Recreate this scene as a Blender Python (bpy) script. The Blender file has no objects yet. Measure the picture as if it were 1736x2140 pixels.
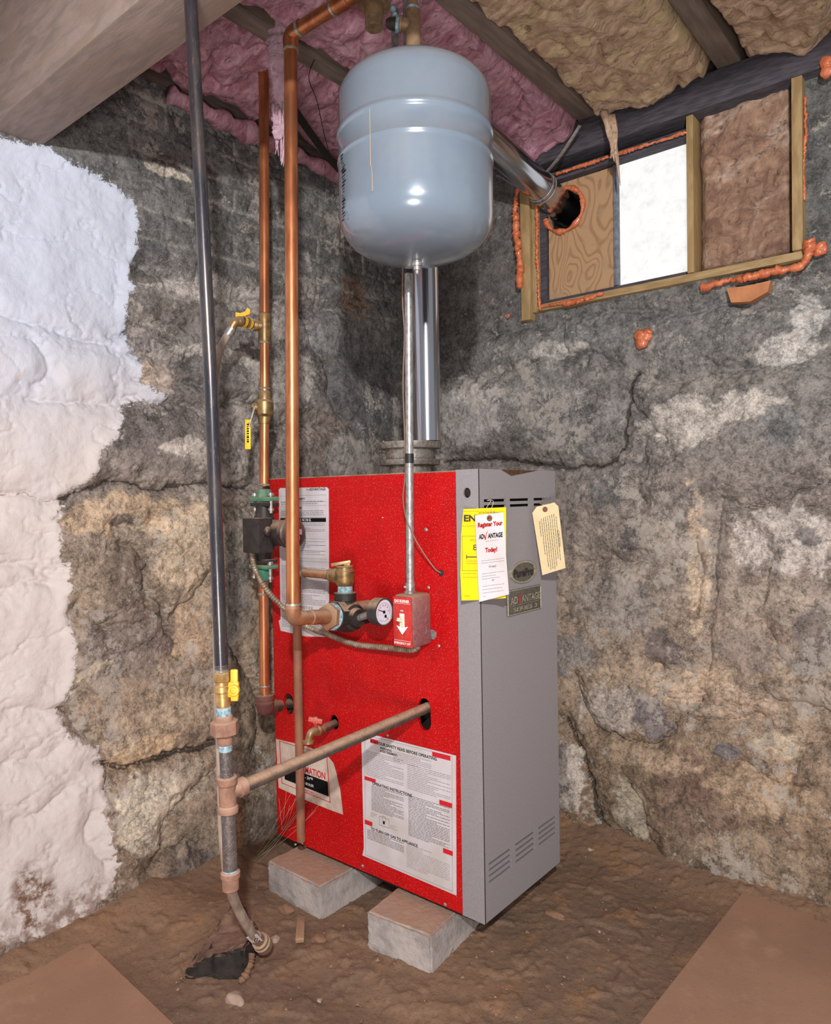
import bpy, bmesh, math, random
import numpy as np
from mathutils import Vector, Matrix
from mathutils.geometry import tessellate_polygon
random.seed(7)
SC = bpy.context.scene
# ---------------------------------------------------------------- camera, light, exposure
F_PX, PITCH, ROLL, YAW, CAMZ = 1513.5, 0.022549, -0.017331, 0.688866, 0.887
cy_, sy_ = math.cos(YAW), math.sin(YAW)
FW = np.array([-sy_*math.cos(PITCH), cy_*math.cos(PITCH), -math.sin(PITCH)])
_r0 = np.array([cy_, sy_, 0.0]); _u0 = np.cross(_r0, FW)
RT = _r0*math.cos(ROLL)+_u0*math.sin(ROLL); UP = -_r0*math.sin(ROLL)+_u0*math.cos(ROLL)
CAM = np.array([0, 0, CAMZ])
cam = bpy.data.objects.new('camera', bpy.data.cameras.new('camera')); SC.collection.objects.link(cam)
M = Matrix((( RT[0], UP[0], -FW[0], 0), (RT[1], UP[1], -FW[1], 0), (RT[2], UP[2], -FW[2], CAMZ), (0, 0, 0, 1)))
cam.matrix_world = M
cam.data.sensor_fit = 'VERTICAL'; cam.data.sensor_height = 36; cam.data.lens = F_PX/2140*36
cam.data.clip_start = 0.02
SC.camera = cam
SC.view_settings.view_transform = 'Standard'; SC.view_settings.look = 'None'
SC.view_settings.gamma = 1; SC.view_settings.use_curve_mapping = False
SC.view_settings.exposure = 0.0

w = bpy.data.worlds.new('world'); SC.world = w; w.use_nodes = True
bg = w.node_tree.nodes['Background']; bg.inputs[0].default_value = (0.95, 0.97, 1.0, 1); bg.inputs[1].default_value = 0.40

def area(name, loc, target, size, power, col):
    l = bpy.data.lights.new(name, 'AREA'); l.shape = 'DISK'; l.size = size; l.energy = power; l.color = col
    o = bpy.data.objects.new(name, l); SC.collection.objects.link(o); o.location = loc
    o.rotation_euler = (Vector(target)-Vector(loc)).to_track_quat('-Z', 'Y').to_euler(); return o
area('flash_light', (0.32, -0.32, 1.43), (-1.0, 1.2, 0.95), 0.05, 38, (1.0, 0.965, 0.93))
area('added_fill_light', (0.45, -0.75, 0.35), (-0.75, 1.1, 1.75), 0.5, 24, (1.0, 0.93, 0.87))  # unseen fill light, added low down to brighten the ceiling and undersides

def ray(px, py): return FW+RT*(px-868)/F_PX+UP*(1070-py)/F_PX
def on(px, py, ax, v):
    d = ray(px, py); return CAM+d*((v-CAM[ax])/d[ax])
def at(px, py, dep): return CAM+ray(px, py)*dep
def depth(P): return float((np.array(P)-CAM)@FW)
S = 1/F_PX

# ---------------------------------------------------------------- helpers
def lin(c):
    return tuple(((v/255)/12.92 if v/255 <= .04045 else ((v/255+.055)/1.055)**2.4) for v in c)
class MB:
    def __init__(s): s.v = []; s.f = []; s.m = []
    def add(s, vs, fs, m=0):
        n = len(s.v); s.v += [tuple(map(float, p)) for p in vs]; s.f += [tuple(n+i for i in f) for f in fs]; s.m += [m]*len(fs); return s
    def box(s, a, b, m=0, bev=0.0):
        a = np.array(a, float); b = np.array(b, float); lo = np.minimum(a, b); hi = np.maximum(a, b)
        return s.obox((lo+hi)/2, (hi-lo)/2, m=m, bev=bev)
    def obox(s, c, h, X=(1, 0, 0), Y=(0, 1, 0), Z=(0, 0, 1), m=0, bev=0.0):
        bm = bmesh.new(); bmesh.ops.create_cube(bm, size=2)
        for v in bm.verts: v.co = Vector((v.co.x*h[0], v.co.y*h[1], v.co.z*h[2]))
        if bev > 0: bmesh.ops.bevel(bm, geom=list(bm.edges), offset=bev, segments=2, affect='EDGES', profile=.5)
        bm.verts.index_update()
        X, Y, Z, c = map(lambda q: np.array(q, float), (X, Y, Z, c))
        s.add([c+X*v.co.x+Y*v.co.y+Z*v.co.z for v in bm.verts], [[v.index for v in f.verts] for f in bm.faces], m); bm.free(); return s
    def tube(s, pts, r, seg=20, m=0, cap=True, fl=None):
        P = [np.array(p, float) for p in pts]; n = len(P)
        R = r if hasattr(r, '__len__') else [r]*n
        T = []
        for i in range(n):
            a = P[min(i+1, n-1)]-P[max(i-1, 0)]; T.append(a/(np.linalg.norm(a)+1e-12))
        u = np.cross(T[0], [0, 0, 1.]);
        if np.linalg.norm(u) < 1e-3: u = np.cross(T[0], [0, 1., 0])
        u /= np.linalg.norm(u); vs = []; fs = []
        for i in range(n):
            u = u-T[i]*(u@T[i]); u /= np.linalg.norm(u)+1e-12; v = np.cross(T[i], u)
            for k in range(seg):
                a = 2*math.pi*k/seg; rr = R[i]
                if fl: vs.append(P[i]+(u*math.cos(a)*fl[0]+v*math.sin(a)*fl[1])*rr)
                else: vs.append(P[i]+(u*math.cos(a)+v*math.sin(a))*rr)
        for i in range(n-1):
            for k in range(seg):
                k2 = (k+1) % seg; fs.append((i*seg+k, i*seg+k2, (i+1)*seg+k2, (i+1)*seg+k))
        if cap: fs += [tuple(range(seg))[::-1], tuple((n-1)*seg+k for k in range(seg))]
        return s.add(vs, fs, m)
    def lathe(s, A, B, prof, seg=32, m=0, cap=True):
        """prof: (distance along A->B in metres, radius)"""
        A = np.array(A, float); B = np.array(B, float); t = (B-A)/np.linalg.norm(B-A)
        u = np.cross(t, [0, 0, 1.]);
        if np.linalg.norm(u) < 1e-3: u = np.cross(t, [0, 1., 0])
        u /= np.linalg.norm(u); v = np.cross(t, u); vs = []; fs = []
        for d, r in prof:
            for k in range(seg):
                a = 2*math.pi*(k+.5)/seg; vs.append(A+t*d+(u*math.cos(a)+v*math.sin(a))*max(r, 1e-5))
        n = len(prof)
        for i in range(n-1):
            for k in range(seg):
                k2 = (k+1) % seg; fs.append((i*seg+k, i*seg+k2, (i+1)*seg+k2, (i+1)*seg+k))
        if cap: fs += [tuple(range(seg))[::-1], tuple((n-1)*seg+k for k in range(seg))]
        return s.add(vs, fs, m)
    def ball(s, c, r, m=0, seg=16, sc=(1, 1, 1), noise=0.0):
        bm = bmesh.new(); bmesh.ops.create_icosphere(bm, subdivisions=3 if seg > 8 else 2, radius=1)
        vs = []
        o = random.random()*50
        for v in bm.verts:
            k = 1
            if noise: k += noise*(math.sin(v.co.x*3.1+o)*math.cos(v.co.y*3.7+o*2)+.6*math.sin(v.co.z*6+o*3+v.co.x*4))
            vs.append((c[0]+v.co.x*r*sc[0]*k, c[1]+v.co.y*r*sc[1]*k, c[2]+v.co.z*r*sc[2]*k))
        bm.verts.index_update()
        s.add(vs, [[v.index for v in f.verts] for f in bm.faces], m); bm.free(); return s
    def sheet(s, outer, holes, fn, t, m=0):
        """flat sheet from 2D outlines; fn(a, b, d) -> point, d depth along thickness"""
        loops = [outer]+list(holes); flat = [p for l in loops for p in l]
        tri = tessellate_polygon([[Vector((p[0], p[1], 0)) for p in l] for l in loops]); N = len(flat)
        vs = [fn(p[0], p[1], 0) for p in flat]+[fn(p[0], p[1], t) for p in flat]; fs = []
        for a, b, c in tri: fs += [(a, b, c), (c+N, b+N, a+N)]
        o = 0
        for l in loops:
            for i in range(len(l)):
                j = (i+1) % len(l); fs.append((o+i, o+j, o+j+N, o+i+N))
            o += len(l)
        return s.add(vs, fs, m)
    def text(s, body, O, X, Y, size, m=0, d=0.0004, align='CENTER', sx=1.0, bold=0.0, fit=None):
        cu = bpy.data.curves.new('t', 'FONT'); cu.body = body; cu.size = 1; cu.align_x = align; cu.align_y = 'CENTER'; cu.resolution_u = 3
        cu.offset = bold
        o = bpy.data.objects.new('t', cu); SC.collection.objects.link(o)
        dg = bpy.context.evaluated_depsgraph_get(); me = o.evaluated_get(dg).to_mesh()
        O, X, Y = (np.array(q, float) for q in (O, X, Y)); Nn = np.cross(X, Y); Nn /= np.linalg.norm(Nn)
        if fit:   # centre the word on O, fit = (width, height)
            xs = [v.co.x for v in me.vertices]; ys = [v.co.y for v in me.vertices]; fx = fit[0]/(max(xs)-min(xs)); fy = fit[1]/(max(ys)-min(ys)); cx_, cy2 = (max(xs)+min(xs))/2, (max(ys)+min(ys))/2
            s.add([O+X*(v.co.x-cx_)*fx+Y*(v.co.y-cy2)*fy+Nn*d for v in me.vertices], [tuple(p.vertices) for p in me.polygons], m)
            o.evaluated_get(dg).to_mesh_clear(); bpy.data.objects.remove(o); bpy.data.curves.remove(cu); return s
        vs = [O+X*v.co.x*size*sx+Y*v.co.y*size+Nn*d for v in me.vertices]; fs = [tuple(p.vertices) for p in me.polygons]
        s.add(vs, fs, m); o.evaluated_get(dg).to_mesh_clear(); bpy.data.objects.remove(o); bpy.data.curves.remove(cu); return s

def smoothpath(pts, n=8):
    P = [np.array(p, float) for p in pts]; P = [2*P[0]-P[1]]+P+[2*P[-1]-P[-2]]; out = []
    for i in range(1, len(P)-2):
        for k in range(n):
            t = k/n; a, b, c, d = P[i-1], P[i], P[i+1], P[i+2]
            out.append(.5*((2*b)+(-a+c)*t+(2*a-5*b+4*c-d)*t*t+(-a+3*b-3*c+d)*t**3))
    out.append(P[-2]); return out

def mkmesh(name, mb, mats, origin, smooth=35):
    me = bpy.data.meshes.new(name); o = np.array(origin, float)
    me.from_pydata([tuple(np.array(v)-o) for v in mb.v], [], mb.f); me.validate(); 
    for m in (mats if isinstance(mats, (list, tuple)) else [mats]): me.materials.append(m)
    if len(me.polygons) == len(mb.m): me.polygons.foreach_set('material_index', mb.m)
    bm = bmesh.new(); bm.from_mesh(me); bmesh.ops.recalc_face_normals(bm, faces=bm.faces); bm.to_mesh(me); bm.free()
    if smooth:
        me.polygons.foreach_set('use_smooth', [True]*len(me.polygons)); me.set_sharp_from_angle(angle=math.radians(smooth))
    me.update(); return me
def link(o): SC.collection.objects.link(o); return o
ORG = {}
def thing(name, loc, label, cat, group=None, kind=None):
    o = link(bpy.data.objects.new(name, None)); o.location = tuple(map(float, loc)); o.empty_display_size = .05
    if label: o['label'] = label
    if cat: o['category'] = cat
    if group: o['group'] = group
    if kind: o['kind'] = kind
    ORG[o.name] = np.array(loc, float); return o
SPLIT = {'pipe', 'thread_tape', 'solder_ring', 'tape_band', 'knockout_ring', 'polished_band', 'flange_bolt', 'frame_board', 'felt_strip', 'sash_strip', 'side_tape', 'cover_screw', 'base_rail'}
def pieces(mb):
    p = list(range(len(mb.v)))
    def fd(i):
        while p[i] != i: p[i] = p[p[i]]; i = p[i]
        return i
    for f in mb.f:
        for i in f[1:]: p[fd(i)] = fd(f[0])
    g = {}
    for f, mi in zip(mb.f, mb.m): g.setdefault(fd(f[0]), []).append((f, mi))
    out = []
    for fs in g.values():
        ids = sorted({i for f, _ in fs for i in f}); mp = {i: k for k, i in enumerate(ids)}; n = MB(); n.v = [mb.v[i] for i in ids]; n.f = [tuple(mp[i] for i in f) for f, _ in fs]; n.m = [mi for _, mi in fs]; out.append(n)
    return out
def part(name, mb, mats, parent, label=None, smooth=35, kind=None):
    if name in SPLIT:
        ps = pieces(mb)
        if len(ps) > 1: return [part1(name, q_, mats, parent, label, smooth, kind) for q_ in ps][0]
    return part1(name, mb, mats, parent, label, smooth, kind)
def part1(name, mb, mats, parent, label=None, smooth=35, kind=None):
    og = ORG[parent.name]; o = link(bpy.data.objects.new(name, mkmesh(name, mb, mats, og, smooth))); o.parent = parent; ORG[o.name] = og
    if label: o['label'] = label
    if kind: o['kind'] = kind
    return o
def solo(name, mb, mats, label, cat, group=None, kind=None, smooth=35):
    V = np.array(mb.v); og = np.array([(V[:, 0].min()+V[:, 0].max())/2, (V[:, 1].min()+V[:, 1].max())/2, V[:, 2].min()])
    o = link(bpy.data.objects.new(name, mkmesh(name, mb, mats, og, smooth))); o.location = tuple(og); ORG[o.name] = og
    if label: o['label'] = label
    if cat: o['category'] = cat
    if group: o['group'] = group
    if kind: o['kind'] = kind
    return o

# ---------------------------------------------------------------- materials
def nd(nt, t, **k):
    n = nt.nodes.new(t)
    for a, b in k.items(): setattr(n, a, b)
    return n
def mixc(nt, fac, a, b):
    n = nd(nt, 'ShaderNodeMix', data_type='RGBA')
    for i, v in ((0, fac), (6, a), (7, b)):
        if hasattr(v, 'is_linked'): nt.links.new(v, n.inputs[i])
        else: n.inputs[i].default_value = v if i == 0 else (*v[:3], 1)
    return n.outputs[2]
def noise(nt, co, scale, det=4, rough=.6, dist=0):
    n = nd(nt, 'ShaderNodeTexNoise'); n.inputs['Scale'].default_value = scale; n.inputs['Detail'].default_value = det
    n.inputs['Roughness'].default_value = rough; n.inputs['Distortion'].default_value = dist
    nt.links.new(co, n.inputs['Vector']); return n.outputs['Fac']
def ramp(nt, fac, lo, hi, a=0.0, b=1.0):
    n = nd(nt, 'ShaderNodeMapRange'); n.interpolation_type = 'SMOOTHSTEP'
    nt.links.new(fac, n.inputs[0]); n.inputs[1].default_value = lo; n.inputs[2].default_value = hi
    n.inputs[3].default_value = a; n.inputs[4].default_value = b; return n.outputs[0]
def mth(nt, op, a, b):
    n = nd(nt, 'ShaderNodeMath', operation=op)
    for i, v in ((0, a), (1, b)):
        if hasattr(v, 'is_linked'): nt.links.new(v, n.inputs[i])
        else: n.inputs[i].default_value = v
    return n.outputs[0]
DUST = lin((176, 148, 122))
def mat(name, c1, c2=None, rough=.6, metal=0.0, scale=30, lo=.35, hi=.65, bump=0.0, bscale=120, dust=0.0, speck=0.0, dlo=-.15, dhi=.75, stretch=None, emit=0, coat=0, spec=.5, dist=0, c3=None, dustc=DUST):
    m = bpy.data.materials.new(name); m.use_nodes = True; nt = m.node_tree; bs = nt.nodes['Principled BSDF']
    tc = nd(nt, 'ShaderNodeTexCoord'); co = tc.outputs['Object']
    if stretch:
        mp = nd(nt, 'ShaderNodeMapping'); mp.inputs['Scale'].default_value = stretch; nt.links.new(co, mp.inputs[0]); co = mp.outputs[0]
    c2 = c2 or c1
    col = mixc(nt, ramp(nt, noise(nt, co, scale, 5, .6, dist), lo, hi), c1, c2)
    if c3: col = mixc(nt, ramp(nt, noise(nt, co, scale*.37, 3, .6, dist), .48, .68), col, c3)
    if speck: col = mixc(nt, ramp(nt, noise(nt, co, 420, 2, .6), .60, .68, 0, speck), col, DUST)
    mfac = None
    if dust:
        g = nd(nt, 'ShaderNodeNewGeometry'); sx = nd(nt, 'ShaderNodeSeparateXYZ'); nt.links.new(g.outputs['Normal'], sx.inputs[0])
        up = ramp(nt, sx.outputs[2], dlo, dhi)
        nf = ramp(nt, noise(nt, tc.outputs['Object'], 60, 4, .7), .2, .6, .5, 1)
        mfac = mth(nt, 'MULTIPLY', mth(nt, 'MULTIPLY', up, nf), dust)
        col = mixc(nt, mfac, col, dustc)
    nt.links.new(col, bs.inputs['Base Color']); bs.inputs['Roughness'].default_value = rough; bs.inputs['Metallic'].default_value = metal
    if mfac is not None and metal: nt.links.new(mth(nt, 'MULTIPLY', mth(nt, 'SUBTRACT', 1.0, mfac), metal), bs.inputs['Metallic'])
    if mfac is not None: nt.links.new(mth(nt, 'MAXIMUM', mth(nt, 'MULTIPLY', mfac, .9), rough), bs.inputs['Roughness'])
    bs.inputs['Specular IOR Level'].default_value = spec
    if coat: bs.inputs['Coat Weight'].default_value = coat; bs.inputs['Coat Roughness'].default_value = .12
    if bump:
        b = nd(nt, 'ShaderNodeBump'); b.inputs['Strength'].default_value = bump; b.inputs['Distance'].default_value = .004
        nt.links.new(noise(nt, co, bscale, 6, .65), b.inputs['Height']); nt.links.new(b.outputs[0], bs.inputs['Normal'])
    if emit: nt.links.new(col, bs.inputs['Emission Color']); bs.inputs['Emission Strength'].default_value = emit
    return m
L = lin
COPPER = mat('copper', L((204, 132, 88)), L((164, 96, 62)), .36, .72, 40, stretch=(1, 1, .25), c3=L((142, 88, 62)), dust=.5)
COPPERD = mat('dusty_copper', L((170, 112, 78)), L((128, 82, 58)), .6, .45, 30, c3=L((150, 118, 92)), dust=.9, bump=.1)
RUSTC = mat('copper_old', L((152, 100, 76)), L((128, 84, 66)), .7, .2, 30, dust=.6, bump=.1, bscale=300)
BRASS = mat('brass', L((168, 136, 88)), L((118, 98, 70)), .42, .75, 60, dust=.75)
BRASSN = mat('bright_brass', L((214, 176, 112)), L((168, 130, 80)), .38, .7, 60, dust=.5)
BRONZE = mat('bronze', L((150, 122, 92)), L((120, 96, 74)), .6, .35, 60, dust=.7, bump=.1)
SOLDER = mat('solder', L((190, 186, 172)), L((130, 135, 120)), .4, .6, 200)
BLKPIPE = mat('black_steel', L((52, 52, 60)), L((66, 63, 68)), .30, .55, 80, stretch=(1, 1, .2), c3=L((84, 78, 77)), speck=.15, coat=.25)
BLKFIT = mat('black_iron', L((36, 34, 33)), L((50, 46, 43)), .55, .2, 90, dust=1.0, dlo=.25, dhi=.8, bump=.3, bscale=300)
RUSTFIT = mat('dusty_iron_fitting', L((150, 112, 94)), L((122, 88, 74)), .85, 0, 60, dust=.6, bump=.3, bscale=350, dustc=L((206, 170, 148)))
RUSTRED = mat('red_iron_fitting', L((112, 62, 56)), L((90, 52, 48)), .75, 0, 60, dust=.7, bump=.3, bscale=350)
DUSTPIPE = mat('dust_covered_pipe', L((88, 72, 62)), L((66, 56, 52)), .8, 0, 70, dust=1.0, bump=.4, bscale=260, dustc=L((178, 146, 122)))
NIPPLE = mat('grey_nipple', L((98, 92, 94)), L((78, 72, 72)), .5, .3, 100, speck=.8, dust=.4)
TAPE = mat('thread_tape', L((168, 200, 214)), L((112, 138, 150)), .6, 0, 160, bump=.6, bscale=400)
GALV = mat('galvanised_steel', L((176, 176, 178)), L((140, 138, 136)), .38, .6, 150, stretch=(1, 1, .5), dust=.3, bump=.15, bscale=300)
TAPEBLK = mat('black_tape', L((30, 30, 34)), None, .5)
CHROME = mat('stainless_flue', L((205, 205, 212)), L((180, 182, 190)), .16, 1.0, 8, stretch=(1, 1, .1))
FLANGE = mat('aluminium_collar', L((168, 162, 156)), L((130, 122, 114)), .42, .7, 120, dust=.5)
TANK = mat('tank_grey_paint', L((120, 133, 147)), L((112, 126, 142)), .22, 0.1, 6, coat=.6, speck=.08, dust=.18)
REDP = mat('red_enamel', L((186, 4, 12)), L((174, 3, 10)), .5, 0, 14, speck=.45, c3=L((186, 12, 18)), spec=.22)
REDS = mat('red_cover_plate', L((200, 46, 42)), L((184, 40, 38)), .5, 0, 60, speck=.3)
GREYP = mat('grey_enamel', L((146, 142, 146)), L((138, 134, 138)), .48, .05, 300, speck=.15, bump=.05, bscale=900)
BLACKIN = mat('dark_interior', L((22, 17, 15)), L((34, 24, 20)), .9, 0, 30)
BADGE = mat('badge_pewter', L((112, 106, 97)), L((90, 86, 79)), .5, .35, 200)
BADGEL = mat('badge_letters', L((28, 26, 26)), None, .4)
BADGER = mat('badge_rim', L((188, 178, 160)), L((150, 142, 126)), .4, .4, 200)
WHITEP = mat('white_print_paper', L((204, 199, 205)), L((196, 190, 195)), .7, 0, 20, c3=L((188, 180, 178)), spec=.2)
YELLOW = mat('yellow_card', L((232, 206, 14)), L((224, 194, 12)), .7, 0, 20, spec=.2)
CREAM = mat('cream_tag', L((214, 194, 156)), L((204, 184, 144)), .7, 0, 20, spec=.2)
INK = mat('black_ink', L((20, 18, 20)), None, .9, spec=.1)
INKG = mat('grey_ink', L((138, 134, 136)), None, .8)
INKY = mat('ink_on_yellow', L((150, 128, 20)), None, .8)
INKC = mat('ink_on_cream', L((92, 82, 66)), None, .8)
REDINK = mat('red_ink', L((196, 22, 36)), None, .6)
REDINK2 = mat('brick_red_ink', L((158, 36, 30)), None, .9, spec=.1)
WHITEI = mat('white_ink', L((240, 236, 236)), None, .6)
EYELET = mat('tag_eyelet', L((128, 66, 46)), None, .6)
STRING = mat('tag_string', L((205, 195, 175)), None, .8)
GREENF = mat('green_flange_paint', L((58, 122, 98)), L((74, 138, 112)), .45, 0, 90, dust=.85)
PUMPB = mat('pump_black', L((36, 34, 35)), L((50, 46, 46)), .5, 0, 60, dust=.9, speck=.15, dlo=.2)
PUMPR = mat('pump_maroon', L((58, 34, 38)), L((46, 30, 32)), .4, 0, 60, dust=.7, speck=.3)
YHAND = mat('yellow_plastic', L((238, 190, 50)), L((224, 170, 44)), .4, 0, 60, dust=.15)
YLEV = mat('yellow_grip', L((240, 212, 20)), L((230, 200, 18)), .4, 0, 60)
REDH = mat('red_plastic', L((200, 90, 78)), L((170, 60, 55)), .5, 0, 60, dust=.5)
HOSE = mat('clear_hose', L((176, 160, 148)), L((142, 126, 114)), .3, 0, 60, stretch=(1, 1, .1), coat=.5)
ARMOR = mat('armoured_cable_steel', L((170, 156, 140)), L((118, 100, 86)), .45, .5, 60, dust=.5)
WIRE = mat('brown_wire', L((132, 104, 92)), None, .6)
BOLT = mat('zinc_bolt', L((190, 186, 184)), L((140, 136, 134)), .35, .7, 100, dust=.4)
WOOD = mat('old_joist_wood', L((132, 118, 108)), L((112, 100, 92)), .85, 0, 14, stretch=(6, .8, 6), bump=.25, bscale=60, c3=L((102, 90, 82)))
WOODC = mat('joist_wood_dark', L((106, 94, 86)), L((84, 74, 68)), .9, 0, 14, stretch=(6, .8, 6), bump=.2, bscale=60)
BEAMW = mat('girder_wood', L((156, 138, 128)), L((134, 120, 111)), .8, 0, 10, stretch=(1.2, 8, 5), bump=.25, bscale=50, c3=L((146, 126, 112)), dist=.6)
HEADW = mat('header_wood', L((78, 74, 82)), L((54, 52, 60)), .85, 0, 16, stretch=(1.5, 8, 10), bump=.3, bscale=80)
LUMB = mat('treated_lumber', L((168, 142, 100)), L((142, 118, 80)), .7, 0, 18, stretch=(4, 4, .9), c3=L((150, 122, 82)), bump=.1)
LUMBH = mat('treated_lumber_flat', L((168, 142, 100)), L((142, 118, 80)), .7, 0, 18, stretch=(.9, 4, 6), bump=.1)
FOAM = mat('orange_foam', L((208, 118, 78)), L((182, 92, 56)), .38, 0, 60, bump=.5, bscale=140, coat=.4)
FOAMB = mat('foam_smear', L((186, 126, 84)), L((168, 110, 74)), .8, 0, 30, bump=.2)
DIRT = None
# plywood with contour grain
def plymat():
    m = bpy.data.materials.new('plywood'); m.use_nodes = True; nt = m.node_tree; bs = nt.nodes['Principled BSDF']
    tc = nd(nt, 'ShaderNodeTexCoord'); mp = nd(nt, 'ShaderNodeMapping'); mp.inputs['Scale'].default_value = (9, 1, 4.2); nt.links.new(tc.outputs['Object'], mp.inputs[0])
    n = noise(nt, mp.outputs[0], 1.4, 1, .4, .3)
    s = mth(nt, 'SINE', mth(nt, 'MULTIPLY', n, 95.0), 0.0)
    c = mixc(nt, ramp(nt, s, .0, 1.0), L((172, 138, 104)), L((150, 116, 84)))
    c = mixc(nt, ramp(nt, noise(nt, tc.outputs['Object'], 30, 4), .5, .75), c, L((160, 132, 104)))
    nt.links.new(c, bs.inputs['Base Color']); bs.inputs['Roughness'].default_value = .65; return m
PLY = plymat()
def panemat():
    m = bpy.data.materials.new('frosted_daylit_pane'); m.use_nodes = True; nt = m.node_tree; bs = nt.nodes['Principled BSDF']
    tc = nd(nt, 'ShaderNodeTexCoord'); co = tc.outputs['Object']
    c = mixc(nt, ramp(nt, noise(nt, co, 26, 5, .7), .45, .75), (1, 1, 1), (.80, .80, .74))
    c = mixc(nt, ramp(nt, noise(nt, co, 9, 2, .5), .66, .74), c, (.45, .72, .95))
    bs.inputs['Base Color'].default_value = (.12, .12, .12, 1); bs.inputs['Roughness'].default_value = .5; bs.inputs['Specular IOR Level'].default_value = .2
    nt.links.new(c, bs.inputs['Emission Color']); bs.inputs['Emission Strength'].default_value = 0.88; return m
PANE = panemat()
def fibremat(name, a, b, c, dark):
    m = bpy.data.materials.new(name); m.use_nodes = True; nt = m.node_tree; bs = nt.nodes['Principled BSDF']
    tc = nd(nt, 'ShaderNodeTexCoord'); mp = nd(nt, 'ShaderNodeMapping'); mp.inputs['Scale'].default_value = (1, 2.6, 1.4); mp.inputs['Rotation'].default_value = (0, 0, .5)
    nt.links.new(tc.outputs['Object'], mp.inputs[0]); co = mp.outputs[0]
    col = mixc(nt, ramp(nt, noise(nt, co, 14, 6, .65, 1.2), .32, .66), a, b)
    col = mixc(nt, ramp(nt, noise(nt, co, 7, 4, .6, .8), .50, .70), col, c)
    col = mixc(nt, ramp(nt, noise(nt, co, 30, 5, .7, 1.2), .53, .68, 0, .75), col, dark)  # dark blotches put shadow contrast into the fibre colour
    nt.links.new(col, bs.inputs['Base Color']); bs.inputs['Roughness'].default_value = .95
    bp = nd(nt, 'ShaderNodeBump'); bp.inputs['Strength'].default_value = .9; bp.inputs['Distance'].default_value = .01
    nt.links.new(noise(nt, co, 30, 7, .7, 1.5), bp.inputs['Height']); nt.links.new(bp.outputs[0], bs.inputs['Normal']); return m
PINK = fibremat('pink_fibreglass', L((240, 190, 208)), L((184, 122, 138)), L((214, 166, 186)), L((120, 80, 88)))
PINKL = fibremat('pale_pink_fibreglass', L((222, 190, 204)), L((196, 158, 176)), L((206, 176, 186)), L((150, 110, 120)))
YFIB = fibremat('brown_yellow_fibreglass', L((232, 202, 174)), L((184, 152, 126)), L((226, 204, 160)), L((110, 84, 68)))
BFIB = fibremat('brown_fibreglass', L((178, 144, 122)), L((136, 104, 88)), L((214, 190, 174)), L((84, 62, 54)))

def groundmat(name, a, b, c, bump=.6, extra=None):
    m = bpy.data.materials.new(name); m.use_nodes = True; nt = m.node_tree; bs = nt.nodes['Principled BSDF']
    tc = nd(nt, 'ShaderNodeTexCoord'); co = tc.outputs['Object']
    col = mixc(nt, ramp(nt, noise(nt, co, 2.6, 5, .6), .38, .62), a, b)
    col = mixc(nt, ramp(nt, noise(nt, co, 9, 5, .7), .52, .72), col, c)
    col = mixc(nt, ramp(nt, noise(nt, co, 160, 3, .7), .62, .74, 0, .6), col, tuple(x*.45 for x in a))
    col = mixc(nt, ramp(nt, noise(nt, co, 260, 2, .6), .70, .76, 0, .8), col, L((190, 160, 140)))
    nt.links.new(col, bs.inputs['Base Color']); bs.inputs['Roughness'].default_value = .95; bs.inputs['Specular IOR Level'].default_value = .2
    bp = nd(nt, 'ShaderNodeBump'); bp.inputs['Strength'].default_value = bump; bp.inputs['Distance'].default_value = .006
    nt.links.new(mth(nt, 'ADD', noise(nt, co, 55, 9, .75), mth(nt, 'MULTIPLY', ramp(nt, noise(nt, co, 150, 4, .7), .5, .75), .5)), bp.inputs['Height']); nt.links.new(bp.outputs[0], bs.inputs['Normal']); return m
DIRT = groundmat('brown_dirt', L((146, 116, 94)), L((126, 103, 88)), L((158, 120, 88)))
SLAB = groundmat('dusty_concrete_slab', L((164, 128, 106)), L((152, 118, 98)), L((170, 136, 114)), .12)
CBLOCK = mat('concrete_block', L((172, 166, 166)), L((150, 143, 142)), .9, 0, 40, bump=.7, bscale=90, dust=1.0, dustc=L((172, 138, 116)), c3=L((184, 176, 172)))
ROCK = mat('brown_rock', L((126, 96, 78)), L((104, 80, 66)), .95, 0, 20, bump=.6, bscale=60, dust=.6, dustc=L((150, 112, 86)))
ROCKG = mat('pale_stone', L((176, 150, 136)), L((150, 128, 116)), .95, 0, 30, bump=.5)
CHAR = mat('charred_dark_rock', L((34, 29, 27)), L((52, 43, 38)), .9, 0, 40, bump=1.0, bscale=80, dust=.9, dlo=.62, dhi=.93, dustc=L((136, 104, 88)))
STICK = mat('pale_stick', L((170, 134, 108)), L((146, 112, 90)), .85, 0, 30, stretch=(1, 1, 6))

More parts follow.
